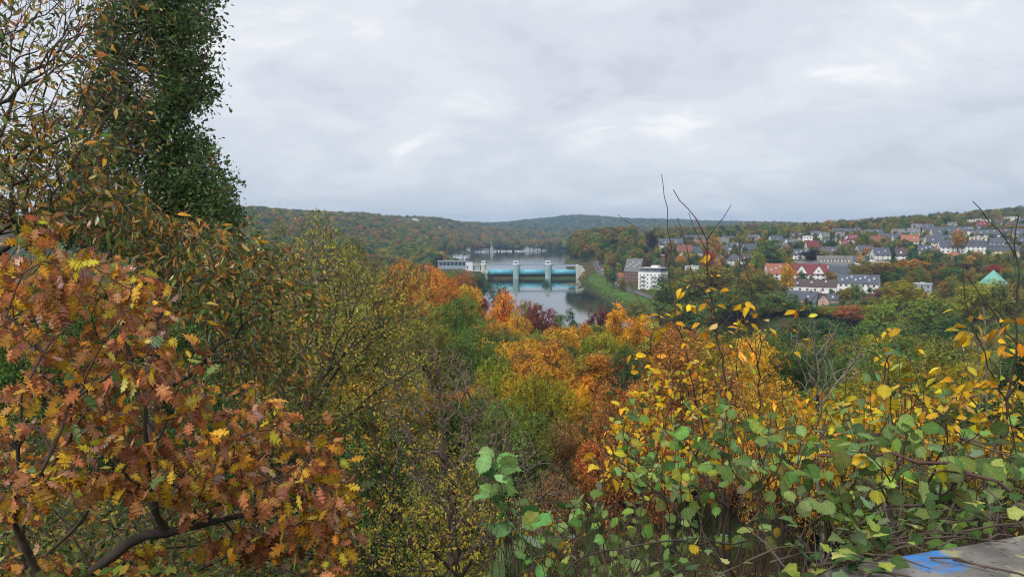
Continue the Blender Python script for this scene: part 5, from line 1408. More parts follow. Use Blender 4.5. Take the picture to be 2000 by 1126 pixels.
def colonize(mains, tips, seg, bf=0.35, wob=0.06, sag=0.0, rg=rng):
    """grow branches from the main limbs to every tip; returns nodes, parent index, paths, limb of each node, tips carried"""
    N = []; par = []; plen = []; paths = []
    def addline(P, a):
        ids = [] if a is None else [a]
        for p in P:
            par.append(ids[-1] if ids else -1)
            plen.append(0.0 if not ids else plen[ids[-1]] + float(np.linalg.norm(p - N[ids[-1]])))
            N.append(np.asarray(p, float)); ids.append(len(N) - 1)
        paths.append(ids)
    def curve(P, s):
        P = np.asarray(P, float)
        d = np.concatenate([[0], np.cumsum(np.linalg.norm(np.diff(P, axis=0), axis=1))])
        q = np.linspace(0, d[-1], max(3, int(d[-1] / s) + 1))
        C = np.stack([np.interp(q, d, P[:, k]) for k in range(3)], -1)
        for _ in range(2):
            if len(C) > 4: C[1:-1] = 0.25 * C[:-2] + 0.5 * C[1:-1] + 0.25 * C[2:]
        C[1:-1] += rg.normal(0, seg * 0.10, C[1:-1].shape)
        return C
    for i, m in enumerate(mains):
        C = curve(m, seg)
        if i == 0: addline(C, None)
        else:
            A = np.array(N); k = int(np.argmin(np.linalg.norm(A - C[0], axis=1)))
            addline(C[1:] if np.linalg.norm(A[k] - C[0]) < seg * 2.5 else C, k)
    nm = len(paths)
    root = N[0]
    tips = np.asarray(tips)
    order = np.argsort(np.linalg.norm(tips - root, axis=1) + rg.uniform(0, 0.4, len(tips))); TI = []
    A = np.zeros((len(N) + len(tips) * 40 + 1000, 3)); L = np.zeros(len(A)); n0 = len(N)
    A[:n0] = N; L[:n0] = plen
    cnt = n0
    for ti in order:
        t = tips[ti]
        d = np.linalg.norm(A[:cnt] - t, axis=1)
        k = int(np.argmin(d + bf * L[:cnt]))
        if d[k] < seg * 0.3: continue
        a = A[k]
        pk = par[k]
        dirp = unit(a - A[pk]) if pk >= 0 else unit(t - a)
        m = (a + t) / 2 + dirp * d[k] * 0.22 + rg.normal(0, wob * d[k], 3) + np.array([0, 0, -sag * d[k]])
        s = np.linspace(0, 1, int(np.clip(d[k] / seg, 2, 30)) + 1)[1:, None]
        C = (1 - s) ** 2 * a + 2 * s * (1 - s) * m + s ** 2 * t
        C[:-1] += rg.normal(0, seg * 0.06, C[:-1].shape)
        if cnt + len(C) > len(A): break
        addline(C, k); TI.append(ti)
        A[cnt:cnt + len(C)] = C; L[cnt:cnt + len(C)] = plen[cnt:cnt + len(C)]; cnt += len(C)
    W = np.zeros(len(N))
    for p in paths[nm:]: W[p[-1]] += 1
    for p in paths[:nm]: W[p[-1]] += 1
    for i in range(len(N) - 1, 0, -1):
        if par[i] >= 0: W[par[i]] += W[i]
    return np.array(N), paths, nm, W, TI
def frames(d, n):
    d = unit(d); n = unit(n - (n * d).sum(-1, keepdims=True) * d)
    return np.cross(d, n), d, n
def pick(pal, n, rg, jit=0.12):
    w = np.array([p[0] for p in pal], float); k = rg.choice(len(pal), n, p=w / w.sum())
    c = np.array([p[1] for p in pal])[k]
    return c * np.exp(rg.normal(0, jit, (n, 1))) * np.exp(rg.normal(0, jit * 0.5, (n, 3)))
LEAF_ME = {}
def leaf_meshes(kind):
    if kind not in LEAF_ME:
        LEAF_ME[kind] = [(t, mesh_np('leaf', t[0], [t[1]], LEAF_NEAR, t[2], lc=t[0], smooth=(kind not in ('red_oak', 'hazel')))) for t in (leaf_template(kind, c, i + 5) for i, c in enumerate([0.05, 0.22, 0.40, 0.60]))]
    return LEAF_ME[kind]
def in_poly(poly, n, D0, D1, rg, dens=None):
    poly = np.array(poly, float); lo, hi = poly.min(0), poly.max(0); out_ = np.zeros((0, 2))
    while len(out_) < n:
        q = rg.uniform(lo, hi, (n * 3, 2)); q = q[sdist(q, poly) < 0]; out_ = np.concatenate([out_, q])
    q = out_[:n]
    return at(q[:, 0], q[:, 1], rg.uniform(D0, D1, n))
N_LEAF = 0
def plant(name, label, cat, group, mains, regions, leaf, size, per, pal, seed, seg=0.14, bf=0.35, r_tip=0.0022, power=0.46, r_max=0.2, stem=BARK, twig=BARK_FINE, objs=300, droop=0.5, sag=0.0, wob=0.08, spread=0.10, main_part='branch', side=4, up=0.5, along=0.5, main_r=None, jit=0.12, trunk=None, tumble=0.45):
    """mains: polylines of (px, py, D); regions: (polygon, number of twig ends, nearest, farthest)"""
    global N_LEAF
    rg = np.random.default_rng(seed)
    M = [at([p[0] for p in m], [p[1] for p in m], [p[2] for p in m]) for m in mains]
    r0 = M[0][0]; gz = ground(r0[0], r0[1])
    if r0[2] > gz - 0.1: M[0] = np.concatenate([[[r0[0], r0[1], gz - 0.2]], M[0]])      # every plant is rooted in the slope
    tips = np.concatenate([in_poly(g_[0], g_[1], g_[2], g_[3], rg) for g_ in regions])
    fac = np.concatenate([np.full(g_[1], g_[4] if len(g_) > 4 else 1.0) for g_ in regions])
    N, paths, nm, W, TI = colonize(M, tips, seg, bf, wob, sag, rg)
    root = N[0].copy()
    o = empty(name, root, 0, label, cat, group)
    R = np.minimum(r_tip * np.maximum(W, 1) ** power, r_max)
    tV, tF, tn = [], [], 0
    for i, p in enumerate(paths):
        P = N[p]; r = R[p].copy()
        if i < nm:
            if main_r: r = np.maximum(r, np.linspace(main_r[0] * (1 if i == 0 else 0.3), main_r[1] * (1 if i == 0 else 0.7), len(r)))
            if i and main_r: r = np.minimum(r, main_r[0] * 0.38)
            v, f = tube_np(P - root, r, 8)
            link((trunk if trunk and i == 0 else main_part), mesh_np(main_part, v, [f], stem, smooth=True), o)
        else:
            r[0] = min(r[0], r[1] * 1.25) if len(r) > 1 else r[0]
            if len(r) > 1: r[-1] *= 0.55
            v, f = tube_np(P - root, r, side); tV.append(v); tF.append(f + tn); tn += len(v)
    if tV:
        tag(link('twigs', mesh_np('twigs', np.concatenate(tV), [np.concatenate(tF)], twig, smooth=True), o), kind='stuff')
    if not per: return o
    # leaves along the outer part of every twig
    pos, dr = [], []
    for p, ti in zip(paths[nm:], TI):
        P = N[p]; pr = per * fac[ti]
        if len(P) < 2: continue
        k = rg.poisson(pr - 1) + 1 if pr >= 1 else int(rg.uniform() < pr)
        if not k: continue
        t = 1 - rg.uniform(0, 1, k) ** 1.4 * along; t[0] = 1.0
        f = t * (len(P) - 1); i0 = np.clip(f.astype(int), 0, len(P) - 2); fr = (f - i0)[:, None]
        q = P[i0] * (1 - fr) + P[i0 + 1] * fr
        tw = unit(P[i0 + 1] - P[i0])
        sd = unit(np.cross(tw, rg.normal(size=(k, 3))))
        pos.append(q); dr.append(tw * 0.55 + sd * 0.75)
    pos, dr = np.concatenate(pos), np.concatenate(dr)
    n = len(pos)
    pos = pos + rg.normal(0, spread * size, pos.shape)
    dr = unit(dr + np.array([0, 0, -droop]) + rg.normal(0, 0.25, dr.shape))
    nn = np.array([0, -0.25, up]) + rg.normal(0, tumble, (n, 3))
    X, Y, Z = frames(dr, nn)
    S = size * rg.uniform(0.5, 1.28, n)
    base = pos + Y * (S * 0.2)[:, None]
    C = pick(pal, n, rg, jit)
    tm = leaf_meshes(leaf)
    var = rg.integers(0, len(tm), n)
    px, py = pix(base); app = S / np.linalg.norm(base - [0, 0, EYE], axis=1) * ((px > -30) & (px < 2030) & (py < 1160) & (py > -30))
    order = np.argsort(-app)
    single = set(order[:objs].tolist()) if objs else set()
    # spread the single leaves: nearest ones first, the rest joined
    for i in single:
        q = link('leaf', tm[var[i]][1], o)
        m = Matrix(((*(X[i] * S[i]), 0), (*(Y[i] * S[i]), 0), (*(Z[i] * S[i]), 0), (0, 0, 0, 1))).transposed()
        m.translation = Vector(base[i] - root)
        q.matrix_local = m
        q.color = (*[float(v) for v in C[i]], 1)
    N_LEAF += len(single)
    Vs, Fs, Ts, Ls, off = [], [], [], [], 0
    rest = np.array([i not in single for i in range(n)])
    for v in range(len(tm)):
        k = np.where(rest & (var == v))[0]
        if not len(k): continue
        T, F, tt = tm[v][0]
        V = base[k][:, None] - root + S[k][:, None, None] * (T[None, :, 0:1] * X[k][:, None] + T[None, :, 1:2] * Y[k][:, None] + T[None, :, 2:3] * Z[k][:, None])
        Vs.append(V.reshape(-1, 3)); Fs.append((F[None] + (np.arange(len(k)) * len(T))[:, None, None] + off).reshape(-1, 3)); Ts.append((C[k][:, None] * tt[None]).reshape(-1, 3)); Ls.append(np.tile(T, (len(k), 1))); off += len(k) * len(T)
    if Vs: tag(link('foliage', mesh_np('foliage', np.concatenate(Vs), [np.concatenate(Fs)], LEAF_NEAR, np.concatenate(Ts), lc=np.concatenate(Ls), smooth=(leaf not in ('red_oak', 'hazel'))), o), kind='stuff')
    return o
OAK_PAL = [(4.6, (0.40, 0.17, 0.075)), (2.4, (0.50, 0.23, 0.06)), (1.8, (0.25, 0.105, 0.055)), (2.0, (0.60, 0.31, 0.035)), (1.7, (0.60, 0.42, 0.04)), (0.5, (0.40, 0.36, 0.05)), (0.4, (0.17, 0.25, 0.08))]
CH_PAL = [(4.2, (0.085, 0.12, 0.035)), (2.2, (0.15, 0.18, 0.05)), (1.7, (0.36, 0.16, 0.04)), (1.5, (0.42, 0.30, 0.09)), (0.9, (0.50, 0.28, 0.03)), (1.0, (0.22, 0.095, 0.04)), (0.8, (0.045, 0.075, 0.03))]
HAZ_PAL = [(4, (0.15, 0.235, 0.058)), (2.6, (0.20, 0.29, 0.10)), (2.4, (0.085, 0.15, 0.04)), (1.0, (0.24, 0.34, 0.07)), (0.45, (0.40, 0.42, 0.05)), (0.35, (0.55, 0.38, 0.03))]
YEL_PAL = [(4, (0.58, 0.34, 0.02)), (3, (0.62, 0.43, 0.03)), (1.6, (0.52, 0.24, 0.02)), (1.2, (0.30, 0.32, 0.04)), (0.8, (0.12, 0.20, 0.05)), (0.6, (0.40, 0.17, 0.03))]
HB_PAL2 = [(3, (0.44, 0.37, 0.05)), (2.4, (0.27, 0.29, 0.05)), (2.6, (0.16, 0.20, 0.05)), (1.6, (0.10, 0.14, 0.04)), (1.2, (0.50, 0.30, 0.05)), (0.8, (0.26, 0.15, 0.05))]
HB_PAL = [(4, (0.50, 0.38, 0.05)), (2.2, (0.36, 0.33, 0.05)), (1.6, (0.20, 0.24, 0.045)), (1.1, (0.48, 0.28, 0.05)), (0.7, (0.10, 0.14, 0.03))]

plant('red_oak_tree', 'red oak branch crowded with rust, orange and yellow lobed leaves, nearest tree on the slope', 'tree', 'trees beside the viewpoint',
 [[(40, 1330, 4.9), (110, 1180, 4.8), (170, 1118, 4.8), (240, 1070, 4.8), (310, 1035, 4.85), (390, 1020, 4.9), (470, 1010, 5.0), (560, 985, 5.05), (640, 950, 5.1)],
  [(310, 1035, 4.85), (300, 990, 4.8), (285, 900, 4.75), (290, 800, 4.8), (262, 700, 4.9), (205, 570, 5.0), (150, 470, 5.1)],
  [(110, 1180, 4.9), (40, 1080, 5.2), (30, 920, 5.3), (60, 780, 5.3), (70, 640, 5.3), (60, 500, 5.4)],
  [(300, 990, 4.85), (240, 930, 5.0), (170, 860, 5.1), (110, 780, 5.2)],
  [(400, 1020, 4.9), (455, 960, 4.9), (520, 880, 4.85), (545, 780, 4.8)],
  [(285, 900, 4.75), (340, 800, 4.7), (370, 700, 4.8), (395, 650, 4.85)],
  [(455, 960, 4.9), (560, 930, 5.0), (640, 870, 5.1)]],
 [([(40, 450), (110, 430), (150, 475), (230, 465), (290, 560), (330, 615), (405, 650), (410, 720), (420, 800), (400, 870), (300, 900), (150, 900), (0, 900), (0, 490)], 185, 4.2, 5.7),
  ([(400, 870), (460, 775), (480, 745), (545, 750), (555, 830), (610, 850), (655, 835), (670, 890), (655, 930), (715, 940), (690, 1000), (640, 1025), (560, 1010), (460, 985), (380, 1000), (250, 960), (100, 960), (0, 1000), (0, 900), (300, 900)], 150, 4.2, 5.6),
  ([(560, 1010), (690, 985), (672, 1126), (540, 1126)], 26, 4.6, 5.4), ([(0, 1065), (110, 1085), (100, 1126), (0, 1126)], 12, 4.6, 5.2), ([(225, 1066), (300, 1056), (295, 1126), (215, 1126)], 9, 4.6, 5.2), ([(395, 1030), (540, 1020), (530, 1090), (400, 1070)], 16, 4.6, 5.4)],
 'red_oak', 0.104, 9.5, OAK_PAL, 21, seg=0.12, bf=0.3, r_tip=0.0030, r_max=0.036, droop=0.85, along=0.5, spread=0.3, up=0.5, jit=0.2, tumble=0.6)

plant('chestnut_tree', 'tall sweet chestnut with long narrow green and orange leaves sweeping across the sky', 'tree', 'trees beside the viewpoint',
 [[(-260, 1300, 8.4), (-200, 800, 8.3), (-140, 450, 8.2), (-60, 150, 8.0), (0, 70, 7.9), (60, 50, 7.8), (105, 18, 7.7), (150, -25, 7.7)],
  [(-60, 150, 8.0), (0, 150, 7.9), (55, 163, 7.9), (110, 215, 8.0), (180, 230, 8.2)],
  [(-10, 85, 7.9), (60, 65, 8.0), (150, 58, 8.2), (240, 90, 8.5), (290, 130, 8.7)],
  [(-140, 450, 8.2), (-60, 270, 8.0), (0, 185, 8.0), (60, 200, 7.9), (105, 225, 8.0), (200, 290, 8.2)],
  [(-140, 450, 8.2), (0, 330, 8.2), (80, 255, 8.2), (150, 245, 8.3), (235, 160, 8.6), (250, 120, 8.7)],
  [(-170, 620, 8.3), (0, 480, 8.3), (150, 420, 8.5), (300, 430, 8.8), (420, 470, 9.2)],
  [(-190, 740, 8.3), (50, 620, 8.6), (250, 560, 8.9), (420, 560, 9.3), (560, 520, 9.8)],
  [(50, 620, 8.6), (260, 660, 9.0), (430, 660, 9.3), (560, 620, 9.8)]],
 [([(-40, -60), (200, -60), (220, 30), (230, 120), (240, 205), (150, 230), (-40, 230)], 560, 7.0, 9.6, 0.3), ([(-40, 220), (180, 210), (230, 262), (250, 330), (330, 430), (0, 440), (-40, 440)], 700, 7.0, 9.8, 0.8), ([(180, -40), (310, -40), (330, 300), (220, 300)], 240, 7.5, 9.8, 0.12),
  ([(-30, 430), (330, 420), (440, 432), (450, 520), (420, 650), (330, 600), (230, 470), (60, 440)], 520, 7.2, 10), ([(430, 440), (540, 470), (610, 520), (640, 600), (620, 700), (580, 800), (520, 760), (470, 740), (420, 700), (420, 560)], 480, 8.2, 11)],
 'long', 0.108, 6.2, CH_PAL, 22, seg=0.20, bf=0.55, r_tip=0.0026, r_max=0.085, droop=0.8, along=0.6, spread=0.3, up=0.45, sag=0.06, jit=0.22, trunk='trunk', tumble=0.7)

def circle(x, y, r):
    return [(x + r * math.cos(a) * (1 + .12 * math.sin(3 * a + x)), y + r * math.sin(a)) for a in np.linspace(0, 2 * math.pi, 14, endpoint=False)]
plant('oak_tree', 'tall dark green oak with ragged edge against the sky, behind the chestnut', 'tree', 'trees beside the viewpoint',
 [[(300, 1150, 19), (300, 700, 19), (318, 450, 19), (325, 250, 19), (335, 80, 19), (345, -120, 19)], [(318, 450, 19), (370, 400, 18.6), (435, 385, 18.4)], [(325, 250, 19), (360, 205, 18.6), (405, 180, 18.5)], [(325, 300, 19), (370, 310, 18.7), (410, 330, 18.6)], [(335, 100, 19), (370, 60, 18.7), (400, 30, 18.6)], [(318, 450, 19), (250, 380, 19.5), (220, 300, 19.6)], [(322, 330, 19), (260, 220, 19.4), (235, 160, 19.5)], [(310, 560, 19), (390, 470, 18.6), (450, 440, 18.4)]],
 [(circle(x, y, r), max(5, int(r * r * 0.036)), 17.6 + 0.005 * (450 - x), 20.4) for x, y, r in [(385, -20, 36), (394, 52, 25), (350, 55, 46), (322, 125, 44), (388, 122, 22), (384, 178, 30), (340, 185, 42), (406, 178, 14), (318, 245, 40), (368, 272, 27), (396, 312, 28), (338, 325, 54), (424, 364, 25), (378, 378, 46), (436, 416, 25), (398, 432, 42), (457, 440, 16), (325, 425, 64), (250, 60, 62), (220, 180, 60), (270, 250, 50), (210, 330, 66), (240, 430, 66), (150, 430, 60), (300, -10, 55)]],
 'oakling', 0.135, 29, [(5, (0.055, 0.105, 0.032)), (3, (0.075, 0.13, 0.04)), (1.2, (0.11, 0.15, 0.045)), (0.25, (0.25, 0.15, 0.04))], 23, seg=0.3, bf=0.35, r_tip=0.006, r_max=0.22, droop=0.1, along=0.35, spread=1.35, up=0.7, objs=0, tumble=0.6, trunk='trunk')

for (a, b, sd, lab) in [(492, 398, 31, 'feathery pale green birch top poking above the ridge line, nearest the oak'), (540, 404, 32, 'second feathery birch top, slightly thinner, further from the oak')]:
    plant('birch_tree', lab, 'tree', 'trees beside the viewpoint',
     [[(a + 20, 1000, 26), (a + 8, 700, 26), (a, 520, 26), (a, b, 26)]],
     [([(a - 40, 520), (a - 12, 440), (a - 2, b - 2), (a + 6, b), (a + 22, 450), (a + 45, 530), (a + 40, 590), (a - 40, 590)], 170, 24.5, 27.5)],
     'small', 0.085, 9, [(4, (0.15, 0.20, 0.045)), (3, (0.21, 0.25, 0.06)), (1, (0.38, 0.34, 0.06)), (1, (0.10, 0.15, 0.045))], sd, seg=0.3, bf=0.5, r_tip=0.004, r_max=0.09, droop=0.5, along=0.8, spread=0.9, objs=0, stem=BARK_GREY, trunk='trunk', up=.4)

HBL = 'trees beside the viewpoint'
plant('hornbeam_tree', 'spreading hornbeam with yellow leaves and long dark limbs rising outward below the ridge', 'tree', HBL,
 [[(520, 1250, 13.5), (560, 950, 13.6), (600, 800, 13.7), (645, 715, 13.8), (668, 640, 13.9), (700, 580, 14), (748, 515, 14.2)], [(645, 715, 13.8), (720, 650, 13.5), (800, 605, 13.3), (850, 572, 13.2)], [(600, 800, 13.7), (680, 705, 13.2), (760, 640, 13), (835, 610, 12.9)], [(600, 800, 13.7), (590, 680, 14), (570, 560, 14.3), (560, 480, 14.5)], [(645, 715, 13.8), (640, 600, 14.3), (640, 500, 14.6), (645, 440, 14.7)], [(560, 950, 13.6), (640, 850, 13), (740, 760, 12.8), (810, 720, 12.6)]],
 [([(470, 490), (560, 470), (660, 480), (760, 560), (835, 575), (840, 640), (760, 690), (680, 700), (600, 740), (540, 640)], 640, 12.5, 15.2), ([(580, 740), (700, 690), (800, 660), (850, 700), (820, 790), (740, 800), (640, 860), (570, 850)], 240, 12, 14.5), ([(590, 400), (660, 410), (680, 480), (570, 480)], 50, 14, 15.5)],
 'small', 0.068, 9.0, HB_PAL2, 41, seg=0.22, bf=0.42, r_tip=0.0035, r_max=0.10, droop=0.55, along=0.6, spread=0.5, objs=0, stem=BARK, trunk='trunk', up=0.4)
plant('hornbeam_tree', 'dark-limbed hornbeam low in the hollow with sparse yellow leaves, in front of the brown thicket', 'tree', HBL,
 [[(905, 1420, 10.8), (898, 1126, 10.8), (890, 1010, 10.8), (870, 940, 10.8), (872, 900, 10.9)], [(898, 1126, 10.8), (960, 1040, 10.6), (1060, 1005, 10.4), (1140, 1020, 10.3)], [(880, 960, 10.8), (800, 960, 10.6), (730, 925, 10.5), (690, 960, 10.4)], [(898, 1126, 10.8), (800, 1040, 10.5), (740, 1126, 10.2)], [(870, 940, 10.8), (930, 905, 10.9), (970, 900, 11)], [(898, 1200, 10.8), (700, 1090, 10.4), (690, 1000, 10.4), (700, 900, 10.6), (640, 830, 10.8)], [(700, 900, 10.6), (760, 880, 10.8), (800, 860, 11)]],
 [([(590, 790), (700, 760), (770, 800), (860, 860), (960, 880), (1010, 960), (1150, 1000), (1140, 1080), (1060, 1126), (650, 1126), (600, 940)], 560, 9.6, 12.2), ([(660, 980), (900, 960), (1000, 1000), (980, 1126), (660, 1126)], 260, 9.2, 11.6)],
 'small', 0.062, 6.0, HB_PAL, 42, seg=0.2, bf=0.34, r_tip=0.003, r_max=0.09, droop=0.7, along=0.5, spread=0.5, objs=0, stem=BARK, trunk='trunk', up=0.4)
plant('bare_shrub', 'grey-brown thicket of mostly bare twigs in the middle of the near slope', 'shrub', 'bare thickets on the near slope',
 [[(880, 1350, 19), (880, 1100, 19), (870, 900, 19), (860, 780, 19), (850, 690, 19)], [(880, 1100, 19), (950, 950, 18.5), (1000, 860, 18.4)], [(870, 900, 19), (800, 780, 19.3), (770, 700, 19.5)], [(880, 1100, 19), (1030, 1000, 18.6), (1100, 930, 18.6)]],
 [([(750, 680), (830, 650), (910, 690), (990, 800), (1070, 880), (1130, 960), (1110, 1060), (950, 1040), (800, 960), (740, 820)], 1300, 16.5, 21)],
 'small', 0.07, 1.5, [(3, (0.20, 0.11, 0.05)), (2, (0.16, 0.17, 0.05)), (1.5, (0.40, 0.27, 0.06)), (1, (0.10, 0.13, 0.04))], 43, seg=0.25, bf=0.3, r_tip=0.0052, r_max=0.07, droop=0.3, along=0.5, spread=1.0, objs=0, stem=BARK_FINE, twig=mat('dead twig bark', (0.16, 0.12, 0.095), 0.9, 0.35, 9.0), wob=0.14, main_part='stem', up=.4)
plant('bare_shrub', 'bare upright twigs of a leafless shrub standing beneath the ridge beside the olive bush', 'shrub', 'bare thickets on the near slope',
 [[(630, 1000, 24), (630, 700, 24), (628, 560, 24), (632, 450, 24)], [(630, 700, 24), (665, 560, 24.3), (672, 470, 24.4)], [(630, 700, 24), (590, 560, 23.6), (582, 460, 23.5)], [(630, 760, 24), (720, 620, 24), (770, 520, 24)]],
 [([(560, 520), (585, 440), (620, 425), (660, 440), (690, 480), (790, 500), (800, 560), (700, 600), (580, 600)], 420, 22.5, 25.5)],
 'small', 0.08, 1.6, [(2, (0.20, 0.12, 0.05)), (2, (0.13, 0.15, 0.05)), (1.5, (0.42, 0.32, 0.06))], 44, seg=0.35, bf=0.5, r_tip=0.0055, r_max=0.06, droop=0.2, along=0.5, spread=1.0, objs=0, stem=BARK_FINE, twig=MATS['dead twig bark'], wob=0.1, main_part='stem', up=.4)
plant('hornbeam_tree', 'lower hornbeam of mottled green and straw leaves filling the gap beside the red oak', 'tree', HBL,
 [[(480, 1400, 11.5), (500, 1126, 11.5), (520, 950, 11.5), (540, 800, 11.6), (560, 690, 11.7)], [(520, 950, 11.5), (600, 860, 11.3), (680, 800, 11.2)], [(500, 1126, 11.5), (400, 1000, 11.5), (300, 900, 11.6)], [(500, 1126, 11.5), (600, 1050, 11.1), (690, 1020, 11)]],
 [([(430, 660), (560, 640), (640, 720), (680, 800), (650, 880), (560, 900), (470, 860), (420, 760)], 330, 10.6, 12.6), ([(0, 620), (420, 700), (480, 900), (700, 960), (690, 1126), (0, 1126)], 420, 10.4, 13)],
 'small', 0.075, 9, [(3, (0.13, 0.15, 0.04)), (2.4, (0.075, 0.105, 0.03)), (1.6, (0.36, 0.28, 0.06)), (1.4, (0.30, 0.14, 0.045)), (1, (0.20, 0.22, 0.06))], 45, seg=0.22, bf=0.4, r_tip=0.0032, r_max=0.09, droop=0.6, along=0.7, spread=0.7, objs=0, trunk='trunk', up=.4)

plant('chestnut_shrub', 'low dark green shrub in the shade underneath the red oak limb', 'shrub', HBL,
 [[(200, 1500, 7.4), (220, 1200, 7.4), (250, 1050, 7.4), (280, 950, 7.5)], [(220, 1200, 7.4), (450, 1080, 7.3), (620, 1000, 7.3)], [(220, 1200, 7.4), (80, 1080, 7.4), (20, 980, 7.5)]],
 [([(-20, 900), (350, 930), (560, 960), (700, 1000), (690, 1140), (-20, 1140)], 420, 6.6, 8.6)],
 'long', 0.11, 5, [(4, (0.055, 0.085, 0.028)), (3, (0.085, 0.115, 0.035)), (1, (0.30, 0.26, 0.06)), (0.8, (0.25, 0.12, 0.04))], 46, seg=0.16, bf=0.4, r_tip=0.0026, r_max=0.05, droop=0.6, along=0.7, spread=0.6, objs=0, main_part='stem', up=.5)
# ------------------------------------------------------------------ the hazels and rods in front of the parapet
DARKSTEM = mat('hazel bark', (0.06, 0.042, 0.032), 0.8, 0.4, 14.0, bump=0.3)
HZ = 'hazel shrubs growing along the parapet'
def hazel(lab, stems, regions, seed, **k):
    a = dict(seg=0.07, bf=0.5, r_tip=0.0016, power=0.42, r_max=0.012, droop=0.55, along=0.75, spread=0.25, up=0.75, objs=300, main_part='stem', jit=0.24, tumble=0.6, twig=BARK_FINE, stem=DARKSTEM, main_r=(0.0048, 0.0018))
    a.update(k)
    leaf, size, per, pal = a.pop('leaf', 'hazel'), a.pop('size', 0.045), a.pop('per', 2.6), a.pop('pal', HAZ_PAL)
    return plant(a.pop('name', 'hazel_shrub'), lab, 'shrub', a.pop('group', HZ), stems, regions, leaf, size, per, pal, seed, **a)
def rods(px0, px1, n, py0, tops, D0, D1, seed, lean=60):
    rg = np.random.default_rng(seed); L = []
    root = ((px0 + px1) / 2, py0 + 60, (D0 + D1) / 2)
    for i in range(n):
        x = px0 + (px1 - px0) * (i + rg.uniform(0.2, 0.8)) / n; d = rg.uniform(D0, D1); t = rg.uniform(*tops); q = rg.normal(0, lean)
        L.append([(x * .55 + root[0] * .45, py0 + 50, d * .7 + root[2] * .3) if i else root, (x * .85 + root[0] * .15, py0 - 10, d), (x + q * .15, py0 - 70, d), (x + q * .45, (py0 + t) / 2, d), (x + q, t, d + rg.uniform(-.1, .25))])
    return L
hazel('big hazel with large crinkled green leaves in front of the orange bushes, above the ivy', rods(1380, 1640, 17, 1120, (790, 900), 2.2, 2.9, 51), [([(1330, 840), (1420, 800), (1520, 830), (1640, 830), (1660, 900), (1650, 1000), (1560, 1060), (1360, 1090), (1300, 960)], 92, 2.1, 3.0)], 51, per=3.0)
hazel('hazel hung with green leaves over the painted concrete at the corner', rods(1690, 2010, 16, 1070, (800, 900), 1.9, 2.6, 52), [([(1650, 860), (1760, 830), (1860, 850), (2000, 820), (2010, 1010), (1900, 1020), (1760, 1010), (1650, 980)], 100, 1.75, 2.6)], 52, per=2.3)
hazel('hazel thicket with drooping green leaves at the lower middle, beside the single shoot', rods(1080, 1340, 16, 1150, (840, 1000), 2.7, 3.5, 53, 40), [([(1120, 960), (1200, 910), (1330, 890), (1370, 960), (1340, 1126), (1070, 1126), (1050, 1050)], 92, 2.6, 3.5)], 53, per=3.0)
hazel('green and lime hazel behind the big one with leaves mixed into the golden bushes', rods(1220, 1480, 13, 1080, (730, 830), 3.2, 4.0, 54), [([(1190, 820), (1260, 770), (1400, 760), (1500, 800), (1480, 900), (1380, 960), (1220, 930)], 62, 3.1, 4.1)], 54, per=2.3)
hazel('upright hazel between the big one and the corner with fewer, yellower leaves', rods(1560, 1800, 13, 1060, (660, 800), 2.8, 3.5, 55, 30), [([(1540, 800), (1700, 730), (1850, 760), (1860, 860), (1700, 900), (1550, 900)], 46, 2.7, 3.6), ([(1690, 640), (1740, 630), (1770, 720), (1690, 720)], 5, 2.8, 3.0)], 55, per=2.2, pal=[(3, (0.13, 0.24, 0.085)), (1.4, (0.25, 0.33, 0.07)), (1.2, (0.55, 0.36, 0.03)), (0.7, (0.58, 0.27, 0.03))])
# the single shoot with paired leaves
hazel('single upright hazel shoot of paired pale green leaves standing apart before the thicket', [[(990, 1260, 2.7), (988, 1126, 2.7), (984, 1000, 2.7), (975, 905, 2.7), (968, 880, 2.7)], [(984, 1040, 2.7), (1010, 1060, 2.65), (1060, 1090, 2.6)]],
 [([(950, 905), (1012, 905), (1015, 1000), (1020, 1080), (985, 1110), (945, 1000)], 22, 2.62, 2.78), ([(952, 878), (995, 876), (1000, 905), (950, 910)], 5, 2.65, 2.75), ([(1000, 1010), (1080, 1050), (1060, 1120), (990, 1115)], 12, 2.55, 2.75)], 56, per=1.5, bf=1.2, size=0.075, pal=[(4, (0.19, 0.33, 0.10)), (2, (0.13, 0.26, 0.08)), (1, (0.30, 0.40, 0.09))], up=0.5)
# golden bushes behind the hazels
for sd, lab, st, rg_, n in [
 (61, 'golden leaved bush behind the green hazels at the edge of the frame', rods(1780, 2040, 8, 1000, (720, 800), 4.0, 5.0, 61), [([(1740, 790), (1820, 740), (1900, 730), (2000, 760), (2010, 920), (1860, 930), (1750, 900)], 200, 3.9, 5.2)], 300),
 (62, 'golden leaved bush with a few green leaves between the bare rods', rods(1460, 1720, 8, 1010, (730, 800), 4.2, 5.2, 62), [([(1470, 790), (1560, 760), (1700, 770), (1760, 800), (1740, 930), (1480, 930)], 190, 4.1, 5.4)], 300),
 (63, 'orange and yellow leaved bush on the slope below the first bare rod', rods(1190, 1420, 8, 1050, (690, 800), 4.4, 5.4, 63), [([(1190, 800), (1260, 720), (1340, 690), (1430, 720), (1470, 800), (1430, 940), (1230, 960), (1150, 900)], 220, 4.2, 5.6)], 300)]:
    hazel(lab, st, rg_, sd, name='golden_bush', group='golden bushes behind the hazels', leaf='elm', size=0.054, per=5.0, pal=YEL_PAL, objs=n, r_tip=0.0016, droop=0.45)
